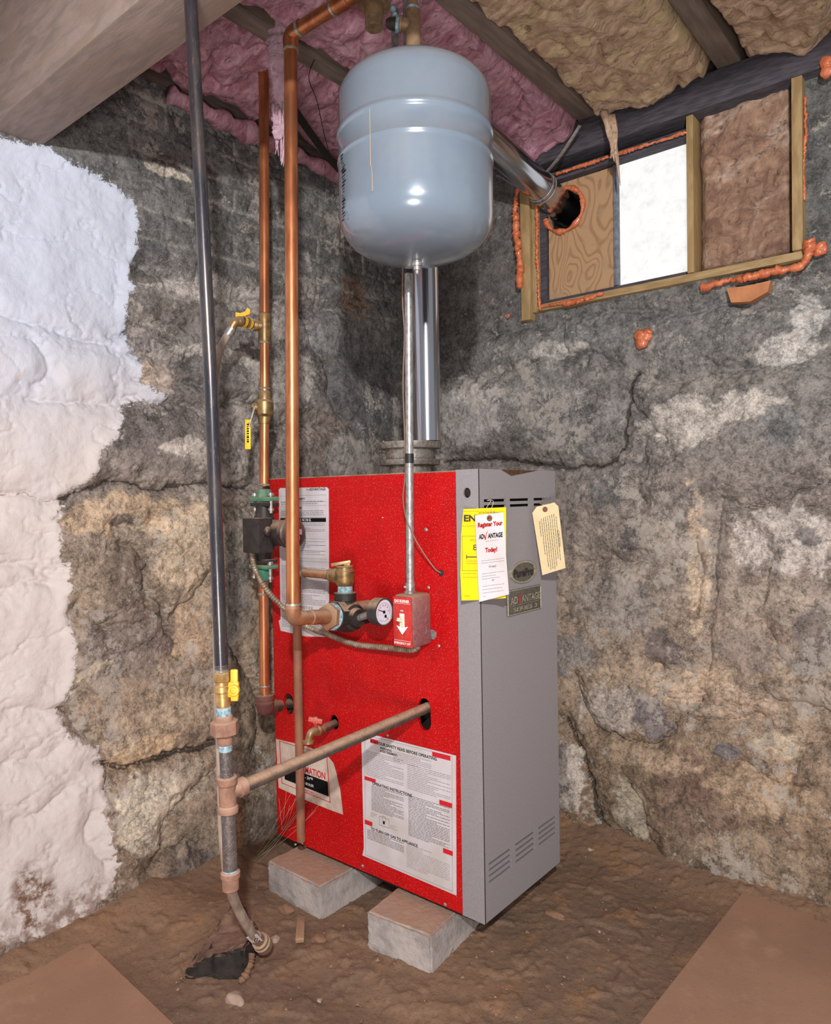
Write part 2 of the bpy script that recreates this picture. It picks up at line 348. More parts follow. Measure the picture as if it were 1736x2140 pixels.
# stone wall: colours, paint mask and joints are stored on the mesh, fine grain comes from the nodes
def wallmat(name):
    m = bpy.data.materials.new(name); m.use_nodes = True; nt = m.node_tree; bs = nt.nodes['Principled BSDF']
    tc = nd(nt, 'ShaderNodeTexCoord'); co = tc.outputs['Object']
    A = lambda n: nd(nt, 'ShaderNodeAttribute', attribute_name=n)
    col = A('col').outputs['Color']
    # mottling
    n1 = noise(nt, co, 22, 6, .7, .1); n2 = noise(nt, co, 90, 5, .75, .3); n3 = noise(nt, co, 260, 3, .7)
    g = mth(nt, 'ADD', mth(nt, 'MULTIPLY', n1, .9), mth(nt, 'ADD', mth(nt, 'MULTIPLY', n2, .8), mth(nt, 'MULTIPLY', n3, .55)))
    mul = ramp(nt, g, .84, 1.40, .42, 1.75)
    v = nd(nt, 'ShaderNodeVectorMath', operation='SCALE'); nt.links.new(col, v.inputs[0]); nt.links.new(mul, v.inputs['Scale'])
    c = v.outputs[0]
    lime = mth(nt, 'MULTIPLY', ramp(nt, mth(nt, 'ADD', noise(nt, co, 26, 9, .78, .15), mth(nt, 'MULTIPLY', A('lime').outputs['Fac'], .12)), .60, .635), .62)
    c = mixc(nt, lime, c, L((182, 174, 166)))
    dk = ramp(nt, noise(nt, co, 42, 8, .78, .2), .56, .62, 0, .55)
    c = mixc(nt, dk, c, L((66, 58, 54)))
    ck = A('crk').outputs['Fac']; ckf = ramp(nt, mth(nt, 'ADD', ck, mth(nt, 'MULTIPLY', mth(nt, 'SUBTRACT', n2, .5), .5)), .45, .8, 0, .8)
    c = mixc(nt, ckf, c, L((44, 36, 32)))
    # white wash
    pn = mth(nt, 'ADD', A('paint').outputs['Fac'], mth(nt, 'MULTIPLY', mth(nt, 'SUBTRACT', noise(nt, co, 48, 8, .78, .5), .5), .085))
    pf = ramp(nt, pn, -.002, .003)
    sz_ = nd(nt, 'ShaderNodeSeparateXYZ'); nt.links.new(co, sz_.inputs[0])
    wc = mixc(nt, ramp(nt, mth(nt, 'ADD', sz_.outputs[2], mth(nt, 'MULTIPLY', noise(nt, co, 5, 5, .6), .5)), 1.1, 1.6), L((208, 199, 196)), L((198, 205, 222)))  # yellowing low down plus a cool-to-warm light gradient, both put into the colour
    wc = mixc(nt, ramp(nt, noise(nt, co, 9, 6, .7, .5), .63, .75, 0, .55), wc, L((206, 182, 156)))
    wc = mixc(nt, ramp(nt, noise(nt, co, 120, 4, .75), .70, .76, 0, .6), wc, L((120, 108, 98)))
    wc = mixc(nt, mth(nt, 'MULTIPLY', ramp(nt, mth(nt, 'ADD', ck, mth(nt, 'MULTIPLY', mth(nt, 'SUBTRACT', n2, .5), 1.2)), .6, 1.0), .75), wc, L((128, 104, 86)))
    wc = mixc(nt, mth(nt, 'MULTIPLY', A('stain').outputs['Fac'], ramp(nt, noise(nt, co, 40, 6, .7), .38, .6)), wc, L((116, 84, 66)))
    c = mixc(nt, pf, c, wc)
    nt.links.new(c, bs.inputs['Base Color']); bs.inputs['Roughness'].default_value = .9; bs.inputs['Specular IOR Level'].default_value = .25
    h = mth(nt, 'ADD', mth(nt, 'MULTIPLY', noise(nt, co, 28, 9, .7, .3), 1.0), mth(nt, 'MULTIPLY', pf, .10))
    bp = nd(nt, 'ShaderNodeBump'); nt.links.new(ramp(nt, pn, -.002, .003, .7, .48), bp.inputs['Strength']); bp.inputs['Distance'].default_value = .010
    nt.links.new(h, bp.inputs['Height']); nt.links.new(bp.outputs[0], bs.inputs['Normal']); return m
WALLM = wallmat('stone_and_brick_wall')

# ---------------------------------------------------------------- numpy noise
def perlin(x, y, seed):
    rng = np.random.RandomState(seed); P = rng.permutation(512); P = np.concatenate([P, P]); A = rng.rand(512)*2*np.pi; gx, gy = np.cos(A), np.sin(A)
    xi = np.floor(x).astype(int); yi = np.floor(y).astype(int); xf = x-xi; yf = y-yi
    u = xf**3*(xf*(xf*6-15)+10); v = yf**3*(yf*(yf*6-15)+10)
    def g(i, j, a, b):
        h = P[(P[(xi+i) & 511]+yi+j) & 511]; return gx[h]*a+gy[h]*b
    n00 = g(0, 0, xf, yf); n10 = g(1, 0, xf-1, yf); n01 = g(0, 1, xf, yf-1); n11 = g(1, 1, xf-1, yf-1)
    return (n00*(1-u)+n10*u)*(1-v)+(n01*(1-u)+n11*u)*v
def fbm(x, y, sc, oc=4, seed=1, g=.5):
    r = 0; a = 1; s = sc
    for o in range(oc): r = r+a*perlin(x*s+17.3*o, y*s+9.1*o, seed+o); a *= g; s *= 2
    return r
def segdist(U, Z, poly):
    d = np.full(U.shape, 9.0)
    for (a, b), (c, e) in zip(poly[:-1], poly[1:]):
        dx, dz = c-a, e-b; q = np.clip(((U-a)*dx+(Z-b)*dz)/(dx*dx+dz*dz+1e-12), 0, 1)
        d = np.minimum(d, np.hypot(U-a-q*dx, Z-b-q*dz))
    return d
def inside(U, Z, poly):
    r = np.zeros(U.shape, bool); n = len(poly)
    for i in range(n):
        x1, z1 = poly[i]; x2, z2 = poly[(i+1) % n]
        c = ((z1 > Z) != (z2 > Z)); r ^= c & (U < (x2-x1)*(Z-z1)/(z2-z1+1e-12)+x1)
    return r
def sstep(a, b, x):
    t = np.clip((x-a)/(b-a), 0, 1); return t*t*(3-2*t)

STEP = 0.0035
def gridobj(name, U, Z, P, attrs, material, cut=None):
    ny, nx = U.shape; idx = np.arange(nx*ny).reshape(ny, nx)
    q = np.stack([idx[:-1, :-1], idx[:-1, 1:], idx[1:, 1:], idx[1:, :-1]], -1).reshape(-1, 4)
    if cut is not None:
        cu = ((U[:-1, :-1]+U[1:, 1:])/2).ravel(); cz = ((Z[:-1, :-1]+Z[1:, 1:])/2).ravel(); q = q[~cut(cu, cz)]
    me = bpy.data.meshes.new(name); me.vertices.add(nx*ny); me.vertices.foreach_set('co', P.reshape(-1).astype(np.float32))
    me.loops.add(len(q)*4); me.loops.foreach_set('vertex_index', q.ravel().astype(np.int32))
    me.polygons.add(len(q)); me.polygons.foreach_set('loop_start', np.arange(0, len(q)*4, 4, dtype=np.int32)); me.polygons.foreach_set('loop_total', np.full(len(q), 4, np.int32))
    me.update(calc_edges=True); me.validate()
    for k, v in attrs.items():
        if v.ndim == 3:
            a = me.attributes.new(k, 'FLOAT_COLOR', 'POINT'); c = np.ones((nx*ny, 4), np.float32); c[:, :3] = v.reshape(-1, 3); a.data.foreach_set('color', c.ravel())
        else:
            a = me.attributes.new(k, 'FLOAT', 'POINT'); a.data.foreach_set('value', v.ravel().astype(np.float32))
    me.polygons.foreach_set('use_smooth', [True]*len(me.polygons)); me.materials.append(material)
    o = link(bpy.data.objects.new(name, me)); return o

LX, BY = -1.52, 1.75           # planes of the left wall and the back wall
def uvL(px, py): p = on(px, py, 0, LX); return p[1], p[2]
def uvB(px, py): p = on(px, py, 1, BY); return p[0], p[2]

def wallfields(U, Z, conv, base, patches, cracks, seed):
    wu = U+.022*fbm(U, Z, 9, 6, seed, .6); wz = Z+.022*fbm(U, Z, 9, 6, seed+9, .6)
    ed = fbm(U, Z, 30, 5, seed+20, .65)
    col = np.zeros(U.shape+(3,))
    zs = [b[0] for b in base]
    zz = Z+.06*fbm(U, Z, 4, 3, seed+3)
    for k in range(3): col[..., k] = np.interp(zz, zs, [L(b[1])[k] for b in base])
    for cx, cyy, rx, ry, c in patches:
        u0, z0 = conv(cx, cyy); u1, _ = conv(cx+rx, cyy); _, z1 = conv(cx, cyy-ry)
        d = np.hypot((wu-u0)/(abs(u1-u0)+1e-6), (wz-z0)/(abs(z1-z0)+1e-6))+.45*ed
        k = sstep(1.12, .92, d)*.78
        c = np.array(L(c)); col = col*(1-k[..., None])+c*k[..., None]
    d = np.full(U.shape, 9.0)
    H = np.zeros(U.shape)
    for wgt, pl in cracks:
        q = [conv(*p) for p in pl]; dd = segdist(wu, wz, q); d = np.minimum(d, dd+(.012*(1-wgt)))
        H -= wgt*.014*np.exp(-(dd/(.0034+.0024*wgt))**2)
    pil = .017*sstep(0, .05, d)
    rg = np.abs(fbm(U*.8, Z*1.25, 4.5, 5, seed+50, .55)); H = H-.007*np.exp(-(rg/.018)**2); rg2 = np.abs(fbm(U, Z, 11, 4, seed+55, .6)); H = H-.003*np.exp(-(rg2/.03)**2)
    crk = np.maximum(np.exp(-(d/.0038)**2), .62*np.exp(-(rg/.012)**2))
    lum = (col@np.array([.25, .6, .15]))[..., None]*np.array([1.07, 1.0, .93]); col = (col*.80+lum*.20)*1.13
    return col, crk, H+pil

# ---- left wall
def build_left():
    u = np.arange(-0.55, 1.79, STEP); z = np.arange(-.06, 1.86, STEP); U, Z = np.meshgrid(u, z)
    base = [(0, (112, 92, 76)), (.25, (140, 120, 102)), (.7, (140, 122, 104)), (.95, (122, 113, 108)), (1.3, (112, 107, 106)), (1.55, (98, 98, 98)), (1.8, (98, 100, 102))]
    patches = [(560, 480, 150, 120, (96, 96, 94)), (350, 650, 70, 50, (106, 100, 96)), (400, 605, 90, 16, (170, 164, 158)), (330, 780, 40, 36, (166, 150, 138)), (310, 790, 15, 30, (186, 164, 146)),
               (440, 780, 60, 50, (104, 102, 102)), (470, 745, 90, 14, (168, 162, 156)), (480, 880, 60, 36, (150, 142, 136)), (340, 900, 120, 50, (98, 92, 90)), (385, 940, 45, 20, (188, 178, 170)), (560, 800, 40, 60, (150, 146, 142)),
               (300, 1075, 140, 40, (176, 150, 120)), (255, 1090, 30, 14, (70, 66, 70)), (265, 1205, 52, 62, (100, 88, 78)), (390, 1140, 60, 90, (182, 160, 134)), (400, 1330, 40, 60, (176, 146, 118)),
               (270, 1340, 95, 80, (118, 106, 100)), (200, 1400, 40, 12, (180, 166, 142)), (330, 1490, 110, 50, (158, 138, 116)), (300, 1565, 70, 28, (188, 158, 122)), (330, 1650, 90, 50, (160, 146, 128)), (290, 1690, 60, 70, (186, 174, 156)),
               (390, 1750, 60, 70, (128, 114, 98)), (370, 1820, 70, 60, (96, 86, 82)), (480, 1240, 35, 130, (120, 116, 116)), (510, 1130, 40, 60, (132, 126, 118)), (470, 1760, 30, 90, (124, 86, 54)), (520, 1560, 50, 90, (120, 102, 84)), (540, 1700, 60, 60, (102, 90, 82)),
               (500, 620, 120, 26, (168, 162, 158)), (620, 690, 70, 30, (164, 160, 156)), (690, 700, 40, 40, (116, 116, 118)), (760, 830, 70, 110, (84, 85, 88)), (680, 920, 60, 60, (118, 106, 98)), (720, 950, 40, 40, (150, 146, 142)), (640, 790, 26, 40, (170, 165, 160)), (345, 345, 34, 14, (84, 60, 54)), (420, 355, 26, 16, (74, 56, 52)), (350, 370, 40, 10, (190, 180, 166)),
               (330, 520, 30, 20, (78, 80, 84)), (290, 540, 20, 30, (84, 86, 90)), (310, 575, 44, 12, (92, 88, 84)), (740, 500, 30, 20, (96, 66, 54)), (740, 620, 30, 40, (130, 104, 86))]
    cracks = [(1, [(0, 1045), (60, 1040), (145, 1040), (200, 1028), (245, 1015), (330, 1017), (430, 1012), (520, 1010)]), (.8, [(60, 835), (150, 835), (220, 838), (270, 835), (355, 840), (400, 848), (500, 835), (540, 850)]),
              (.6, [(0, 655), (40, 665), (100, 680), (190, 712), (240, 720)]), (.7, [(70, 715), (85, 760), (100, 790), (75, 815)]), (.6, [(280, 740), (320, 730), (360, 755), (400, 760)]),
              (.8, [(260, 1150), (290, 1145), (315, 1190), (310, 1240), (340, 1260), (345, 1310), (380, 1350)]), (1.3, [(200, 1600), (250, 1600), (300, 1590), (345, 1578), (380, 1575), (420, 1555), (450, 1545)]),
              (.6, [(130, 1485), (180, 1540), (210, 1555), (220, 1610), (215, 1650)]), (1.2, [(560, 1770), (430, 1800), (410, 1860), (380, 1890), (290, 1930), (200, 1950)]), (.8, [(440, 1600), (380, 1660), (340, 1700), (320, 1760), (280, 1800)]),
              (.7, [(300, 1770), (340, 1765), (370, 1750), (410, 1760)]), (.7, [(0, 1190), (60, 1190), (100, 1200)]), (.6, [(0, 1235), (60, 1220), (95, 1222)]), (.8, [(640, 660), (660, 720), (690, 760), (700, 860), (740, 900)]),
              (.6, [(640, 650), (700, 640), (760, 620)]), (.7, [(460, 1055), (540, 1065)]), (.5, [(500, 620), (640, 630)]), (.5, [(300, 560), (360, 580), (440, 600)]), (.6, [(0, 1500), (60, 1490), (120, 1480)]), (.5, [(0, 1600), (80, 1590), (120, 1560)]),
              (.6, [(240, 700), (300, 680), (400, 690)]), (.8, [(480, 1350), (520, 1400), (540, 1470), (520, 1560)]), (.7, [(360, 1290), (400, 1260), (440, 1210)]), (.6, [(30, 1720), (90, 1700), (130, 1650)]), (.6, [(200, 1800), (160, 1750), (190, 1690)]),
              (.5, [(240, 1100), (290, 1110), (320, 1080)]), (.6, [(160, 1280), (230, 1300), (300, 1290)]), (.5, [(290, 800), (360, 790), (430, 800)]), (.5, [(560, 900), (640, 880), (700, 890)])]
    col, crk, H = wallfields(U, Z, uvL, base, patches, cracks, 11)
    # brick courses near the top of the wall
    tz = 1.36+.03*np.sin(U*5); k = sstep(0, .05, Z-tz)*sstep(.82, .88, U)
    zz = Z-.02*(U-1.1)+.004*fbm(U, Z, 12, 3, 5); row = np.floor(zz/.062); fr = zz/.062-row; br = (U/.19+.5*(row % 2)); fb = br-np.floor(br)
    dm = np.minimum(np.minimum(fr, 1-fr)*.062, np.minimum(fb, 1-fb)*.19)
    mo = np.exp(-(dm/.005)**2)*k
    bid = np.sin(row*12.9+np.floor(br)*78.2)*43758.5; bid = bid-np.floor(bid)
    tint = (1+(.34*(bid-.5))*k); col = col*tint[..., None]
    mv = mo*sstep(-.35, .35, fbm(U, Z, 14, 3, 77)); mc = np.array(L((152, 150, 146))); col = col*(1-mv[..., None]*.8)+mc*mv[..., None]*.8
    H = H-mo*.004
    paint = [(-500, 283), (0, 283), (60, 300), (100, 312), (140, 338), (215, 378), (250, 402), (283, 432), (290, 480), (285, 530), (272, 560), (280, 600), (268, 640), (272, 680), (277, 720), (300, 770), (300, 800), (352, 828), (345, 840), (262, 843),
             (252, 880), (250, 905), (205, 950), (200, 1000), (138, 1038), (126, 1090), (128, 1165), (150, 1200), (138, 1270), (155, 1350), (150, 1420), (122, 1485), (145, 1540), (205, 1560), (213, 1640), (208, 1700), (225, 1795), (205, 1850), (175, 1885), (150, 1915), (80, 1940), (0, 1955), (-500, 2100)]
    pp = [uvL(*p) for p in paint]; pp[0] = (-.6, 1.66); pp[-1] = (-.6, .10); pp.insert(0, (-2, 1.66)); pp.append((-2, .10))
    sd = segdist(U, Z, pp+[pp[0]]); ins = inside(U, Z, pp); sd = np.where(ins, sd, -sd)
    lime = sstep(-.3, .5, fbm(U, Z, 3.5, 3, 31))
    su, sz = uvL(52, 1868); st = sstep(1.3, .5, np.hypot((U-su)/.045, (Z-sz)/.07)+.4*fbm(U, Z, 25, 4, 8)); st = np.maximum(st, .8*sstep(.13, .04, Z+.04*fbm(U, Z, 20, 4, 9)))
    big = .018*fbm(U, Z, 2.6, 4, 41)+.004*fbm(U, Z, 14, 4, 42)+.0010*fbm(U, Z, 60, 3, 43)
    bulge = .05*sstep(.55, 0, Z)
    smooth = 1-.45*sstep(0, .03, sd)
    off = np.clip(big+H*smooth+bulge, -.05, .11)
    P = np.stack([LX-.012+off, U, Z], -1)
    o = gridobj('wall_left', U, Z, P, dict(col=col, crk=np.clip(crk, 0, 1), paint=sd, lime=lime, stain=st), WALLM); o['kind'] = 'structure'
def build_back():
    u = np.arange(-1.57, .62, STEP); z = np.arange(-.06, 1.86, STEP); U, Z = np.meshgrid(u, z)
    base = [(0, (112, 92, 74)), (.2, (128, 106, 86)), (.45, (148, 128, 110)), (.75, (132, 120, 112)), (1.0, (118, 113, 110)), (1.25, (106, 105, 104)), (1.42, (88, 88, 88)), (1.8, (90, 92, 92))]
    patches = [(950, 560, 140, 160, (88, 84, 82)), (985, 870, 60, 60, (160, 157, 158)), (1010, 830, 50, 14, (176, 172, 170)), (1230, 690, 80, 34, (112, 113, 114)), (1170, 730, 60, 16, (160, 156, 152)), (1200, 880, 100, 70, (112, 110, 110)), (1330, 930, 34, 44, (98, 92, 90)), (1400, 620, 150, 24, (104, 102, 100)),
               (1430, 880, 90, 50, (172, 165, 158)), (1560, 850, 100, 30, (176, 168, 160)), (1640, 880, 40, 44, (96, 99, 102)), (1640, 740, 70, 30, (182, 178, 174)), (1690, 660, 34, 50, (170, 168, 166)), (1500, 800, 160, 20, (122, 116, 110)),
               (1640, 1130, 110, 70, (178, 168, 162)), (1690, 1120, 26, 20, (96, 92, 92)), (1440, 1010, 110, 50, (122, 113, 108)), (1620, 1000, 60, 40, (118, 110, 106)), (1350, 1120, 70, 40, (142, 130, 120)), (1270, 1030, 36, 34, (94, 94, 94)), (1455, 1180, 24, 150, (182, 158, 134)), (1320, 1130, 26, 26, (100, 94, 96)), (1290, 1260, 90, 60, (130, 122, 118)),
               (1200, 1380, 60, 50, (128, 122, 122)), (1250, 1420, 60, 30, (150, 130, 108)), (1620, 1260, 90, 50, (150, 136, 124)), (1700, 1330, 40, 70, (100, 92, 90)), (1560, 1360, 60, 50, (126, 112, 104)), (1380, 1350, 44, 34, (100, 90, 90)), (1300, 1480, 90, 44, (166, 154, 146)), (1370, 1500, 30, 34, (104, 96, 102)), (1440, 1430, 90, 36, (182, 154, 128)), (1540, 1470, 100, 30, (164, 140, 120)),
               (1450, 1620, 70, 60, (116, 90, 78)), (1540, 1570, 26, 14, (96, 96, 104)), (1600, 1640, 110, 40, (160, 134, 108)), (1350, 1570, 120, 26, (158, 134, 110)), (1640, 1550, 50, 30, (176, 158, 134)), (1480, 1700, 90, 50, (118, 96, 82)), (1330, 1690, 36, 70, (150, 138, 120)), (1600, 1770, 120, 50, (140, 120, 100)), (1510, 1790, 90, 40, (108, 92, 76)),
               (1205, 1620, 34, 60, (184, 172, 164)), (1190, 1600, 12, 60, (104, 92, 92)), (1220, 1720, 40, 30, (142, 112, 84)), (1170, 1720, 50, 40, (104, 82, 66)), (1090, 1400, 60, 400, (120, 112, 106))]
    cracks = [(1.1, [(925, 965), (1000, 962), (1060, 965), (1130, 970), (1200, 978), (1270, 965), (1290, 945), (1300, 910), (1305, 870), (1312, 830), (1305, 800), (1320, 770)]), (.8, [(1312, 835), (1345, 880), (1360, 905), (1390, 925)]),
              (.8, [(1165, 680), (1170, 720), (1190, 740), (1240, 745), (1290, 765)]), (.6, [(1160, 665), (1250, 652), (1400, 650), (1540, 640), (1736, 625)]), (.7, [(1480, 768), (1560, 772), (1650, 755), (1736, 760)]),
              (.6, [(1508, 1046), (1510, 1100), (1490, 1150), (1490, 1250), (1485, 1300), (1480, 1400)]), (.9, [(1508, 1045), (1560, 1052), (1620, 1050), (1680, 1020), (1736, 1000)]), (.6, [(1680, 1050), (1710, 1062), (1736, 1050)]),
              (.9, [(1210, 1430), (1215, 1470), (1260, 1520), (1320, 1550), (1380, 1550), (1410, 1500), (1440, 1480), (1470, 1460)]), (.9, [(1450, 1502), (1520, 1495), (1590, 1490)]), (1.3, [(1180, 1500), (1230, 1570), (1255, 1620), (1258, 1690), (1290, 1735), (1380, 1760), (1420, 1810), (1480, 1840), (1560, 1870)]),
              (.8, [(1330, 1640), (1350, 1690), (1378, 1745)]), (.6, [(1500, 1590), (1570, 1600), (1630, 1630), (1700, 1640)]), (.6, [(1590, 1440), (1650, 1470), (1736, 1480)]), (.7, [(1340, 920), (1350, 980), (1330, 1010), (1335, 1060)]), (.6, [(930, 740), (960, 780), (1010, 790), (1060, 770)]),
              (.5, [(1340, 1385), (1410, 1395)]), (.5, [(1440, 1400), (1480, 1418), (1510, 1410)]), (.6, [(1320, 770), (1400, 800), (1480, 790)]), (.6, [(1640, 1640), (1690, 1560), (1736, 1540)]), (.5, [(1200, 1180), (1280, 1160), (1350, 1180)]), (.5, [(1440, 1130), (1460, 1200), (1445, 1280)]),
              (.5, [(1580, 1100), (1600, 1200), (1580, 1300), (1640, 1380)]), (.5, [(1010, 700), (1060, 690), (1150, 680)])]
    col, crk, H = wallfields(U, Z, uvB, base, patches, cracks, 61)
    lime = sstep(-.25, .45, fbm(U, Z, 3.2, 3, 91))*sstep(1.5, 1.2, Z)
    # smooth parging under and around the window opening
    par = sstep(1.33, 1.40, Z+.03*fbm(U, Z, 7, 3, 4))
    big = .020*fbm(U, Z, 2.4, 4, 71)+.005*fbm(U, Z, 14, 4, 72)+.0014*fbm(U, Z, 60, 3, 73)
    bulge = .045*sstep(.6, 0, Z)+.03*sstep(.35, 0, Z)*sstep(-.9, -.6, U)
    off = np.clip((big+H)*(1-.65*par)+bulge, -.05, .12)
    off = off-.004*par
    P = np.stack([U, BY+.010-off, Z], -1)
    cut = lambda a, b: (a > -1.035) & (a < -.345) & (b > 1.378) & (b < 1.86)
    o = gridobj('wall_back', U, Z, P, dict(col=col, crk=np.clip(crk, 0, 1), paint=np.full(U.shape, -1.0), lime=lime, stain=np.zeros(U.shape)), WALLM, cut); o['kind'] = 'structure'
build_left(); build_back()

# ---- floor
SLR = [on(1352, 2140, 2, 0)[:2], on(1586, 1836, 2, 0)[:2]]; SLL = [on(345, 2140, 2, 0)[:2], on(160, 1960, 2, 0)[:2]]
def build_floor():
    st = .0045; u = np.arange(-1.62, .75, st); v = np.arange(-.35, 1.86, st); U, V = np.meshgrid(u, v)
    h = .006*fbm(U, V, 4, 3, 3)+.0014*fbm(U, V, 24, 5, 13, .65)+.0022*np.clip(fbm(U, V, 60, 3, 23)-.15, 0, 1)*3
    h += .05*sstep(1.55, 1.8, V)+.045*sstep(-1.33, -1.55, U)
    mu, mv = on(440, 1900, 2, .02)[:2]; h += .028*np.exp(-(((U-mu)/.09)**2+((V-mv)/.10)**2))
    mu, mv = on(300, 1880, 2, .02)[:2]; h += .02*np.exp(-(((U-mu)/.08)**2+((V-mv)/.08)**2))
    mu, mv = on(740, 2090, 2, 0)[:2]; h -= .012*np.exp(-(((U-mu)/.16)**2+((V-mv)/.06)**2))
    n = fbm(U, V, 12, 4, 5)
    h += .004*sstep(.15, .25, n)
    h = np.clip(h, -.03, .1); P = np.stack([U, V, h], -1)
    o = gridobj('floor', U, V, P, {}, DIRT); o['kind'] = 'structure'; return o
FLOOR = build_floor(); ORG[FLOOR.name] = np.zeros(3)
def slab(edge, far, z):
    a, b = (np.array(e, float) for e in edge); poly = [a, b]+[np.array(p, float) for p in far]
    return MB().sheet([tuple(p) for p in poly], [], lambda x, y, d: (x, y, z-d), .05)
a, b = np.array(SLR[0]), np.array(SLR[1]); e0 = a+(a-b)*2.2
part('concrete_slab', slab((e0, b+(b-a)*.10), [(.7, 1.76), (.7, -.3), (e0[0], -.3)], .016), SLAB, FLOOR, 'smooth dusty slab at the right', kind='structure')
a, b = np.array(SLL[0]), np.array(SLL[1]); e0 = a+(a-b)*2.5
part('concrete_slab', slab((e0, b), [on(75, 1950, 2, 0)[:2], on(-60, 1985, 2, 0)[:2], (-1.52, -.3), (e0[0], -.3)], .014), SLAB, FLOOR, 'smooth dusty slab at the left', kind='structure')

# ---- ceiling: deck, joists, girder
deck = MB().box((-1.65, -.45, 1.985), (.7, 1.95, 2.01))
CEIL = solo('ceiling', deck, WOODC, None, None, kind='structure')
JZ = 1.84
for x0 in (-1.55, -1.205, -.86, -.516, -.171, .174):
    part('joist', MB().box((x0, -.4, JZ), (x0+.05, 1.92, 1.983), bev=.002), WOODC if x0 < -1.3 else WOOD, CEIL)
part('girder', MB().box((-1.60, .575, 1.61), (.5, .675, JZ), bev=.003), BEAMW, CEIL)
part('header_timber', MB().box((-1.06, 1.725, 1.762), (.1, 1.86, JZ), bev=.004), HEADW, CEIL)
part('rim_board', MB().box((-1.62, 1.86, 1.70), (.7, 1.90, 1.985)), WOODC, CEIL)

# ---- insulation batts
def batt(name, x0, x1, y0, y1, z, sag, seed, material, label, drop=0.0, xe=0.0):
    st = .005; u = np.arange(x0, x1+1e-6, st); v = np.arange(y0, y1+1e-6, st); U, V = np.meshgrid(u, v)
    e = np.minimum(U-x0, x1-U)/(x1-x0)*2; rag = .012*fbm(V, V*0+seed, 12, 3, seed)
    wv = V+.03*fbm(U, V, 6, 3, seed+4)
    h = z-sag*np.sqrt(np.clip(e, 0, 1))-.016*fbm(U, V*1.0, 8, 4, seed)-.012*np.abs(fbm(U*1.5, wv, 16, 4, seed+2, .6))+.030*np.exp(-(np.abs(fbm(U*.8, wv, 5, 2, seed+7))/.05)**2)*.6
    fo = fbm(U*.8+.12*fbm(U, V, 5, 2, seed+31), V*1.2, 6, 2, seed+13); h -= .014*np.exp(-(fo/.16)**2)-.006
    h -= drop*sstep(y1-.16, y1-.03, V)
    e2 = np.minimum(e*(x1-x0)/2, y1-V); h = np.where(e2 < .012, h+.03*(1-e2/.012), h)
    n = U.shape; top = np.full(n, 1.975)
    # closed body: bottom surface + flat top
    me = MB(); idx = np.arange(n[0]*n[1]).reshape(n); N = n[0]*n[1]
    XX = U+xe*sstep(y1-.2, y1, V); vs = np.concatenate([np.stack([XX, V, h], -1).reshape(-1, 3), np.stack([XX, V, top], -1).reshape(-1, 3)])
    q = np.stack([idx[:-1, :-1], idx[1:, :-1], idx[1:, 1:], idx[:-1, 1:]], -1).reshape(-1, 4)
    fs = [tuple(r) for r in q.tolist()]+[tuple(i+N for i in r[::-1]) for r in q.tolist()]
    for line in (idx[0], idx[-1], idx[:, 0], idx[:, -1]):
        for a, b in zip(line[:-1], line[1:]): fs.append((int(a), int(b), int(b)+N, int(a)+N))
    me.v = [tuple(p) for p in vs.tolist()]; me.f = fs; me.m = [0]*len(fs)
    return solo(name, me, material, label, 'insulation', 'insulation batts between the ceiling joists', smooth=180)
batt('insulation_batt', -1.498, -1.21, -.35, 1.745, 1.862, .022, 101, PINK, 'pink fibreglass batt in the leftmost ceiling bay beside the stone wall')
batt('insulation_batt', -1.152, -.865, -.35, 1.735, 1.852, .034, 151, PINK, 'crumpled pink fibreglass batt in the ceiling bay above the grey tank', drop=.035)
batt('insulation_batt', -.808, -.522, -.35, 1.715, 1.848, .034, 201, YFIB, 'brownish yellow fibreglass batt in the ceiling bay right of the tank', drop=.01)
batt('insulation_batt', -.460, -.176, -.35, 1.735, 1.845, .034, 251, YFIB, 'brownish yellow fibreglass batt in the rightmost ceiling bay above the window corner')
def ragstrip(path, wid, thick, material, name, label, seed, n=60, cat='insulation'):
    P = smoothpath(path, 12); m = MB(); rng = np.random.RandomState(seed); k = len(P)
    W = np.interp(np.linspace(0, 1, k), np.linspace(0, 1, len(wid)), wid)
    R = [max(.0008, wv*(1+.25*math.sin(i*1.3+seed)+.15*rng.randn())) for i, wv in enumerate(W)]
    m.tube(P, R, 14, fl=(1, thick)); return m
m = ragstrip([(LX+.03, .95, 1.815), (LX+.028, 1.15, 1.812), (LX+.03, 1.35, 1.81), (LX+.03, 1.55, 1.806), (LX+.03, 1.72, 1.805)], [.022, .028, .020, .03, .022], .75, PINKL, '', '', 3)
solo('insulation_strip', m, PINK, 'thin pink insulation strip stuffed along the top of the brick wall', 'insulation', smooth=180)
# hanging pink tuft between the copper pipes
D0 = 1.47
tp = [(578, -15), (582, 60), (580, 130), (585, 190), (588, 240), (580, 290), (590, 335)]
m = MB(); P = smoothpath([at(x, y, D0+.01*math.sin(i*2)) for i, (x, y) in enumerate(tp[:6])], 12); W = np.interp(np.linspace(0, 1, len(P)), [0, .3, .55, .7, .85, 1], [22, 23, 15, 12, 20, 8])
rng = np.random.RandomState(5); m.tube(P, [w_*D0*S*(1+.12*rng.randn()) for w_ in W], 16, fl=(1, .5))
for k in range(16):
    x0 = 566+rng.rand()*36; y0 = 200+rng.rand()*60; ln = 40+rng.rand()*70
    m.tube(smoothpath([at(x0, y0, D0-.008+.016*rng.rand()), at(x0+rng.randn()*4, y0+ln*.5, D0), at(x0+rng.randn()*5, y0+ln, D0+.004)], 5), [.004, .0035, .003, .0028, .0025, .0024, .002, .0018, .0014, .001, .0006][:11], 6, fl=(1, .6))
m.tube(smoothpath([at(592, 220, D0), at(598, 280, D0), at(588, 345, D0)], 6), [.004]*6+[.003]*6+[.001], 7)
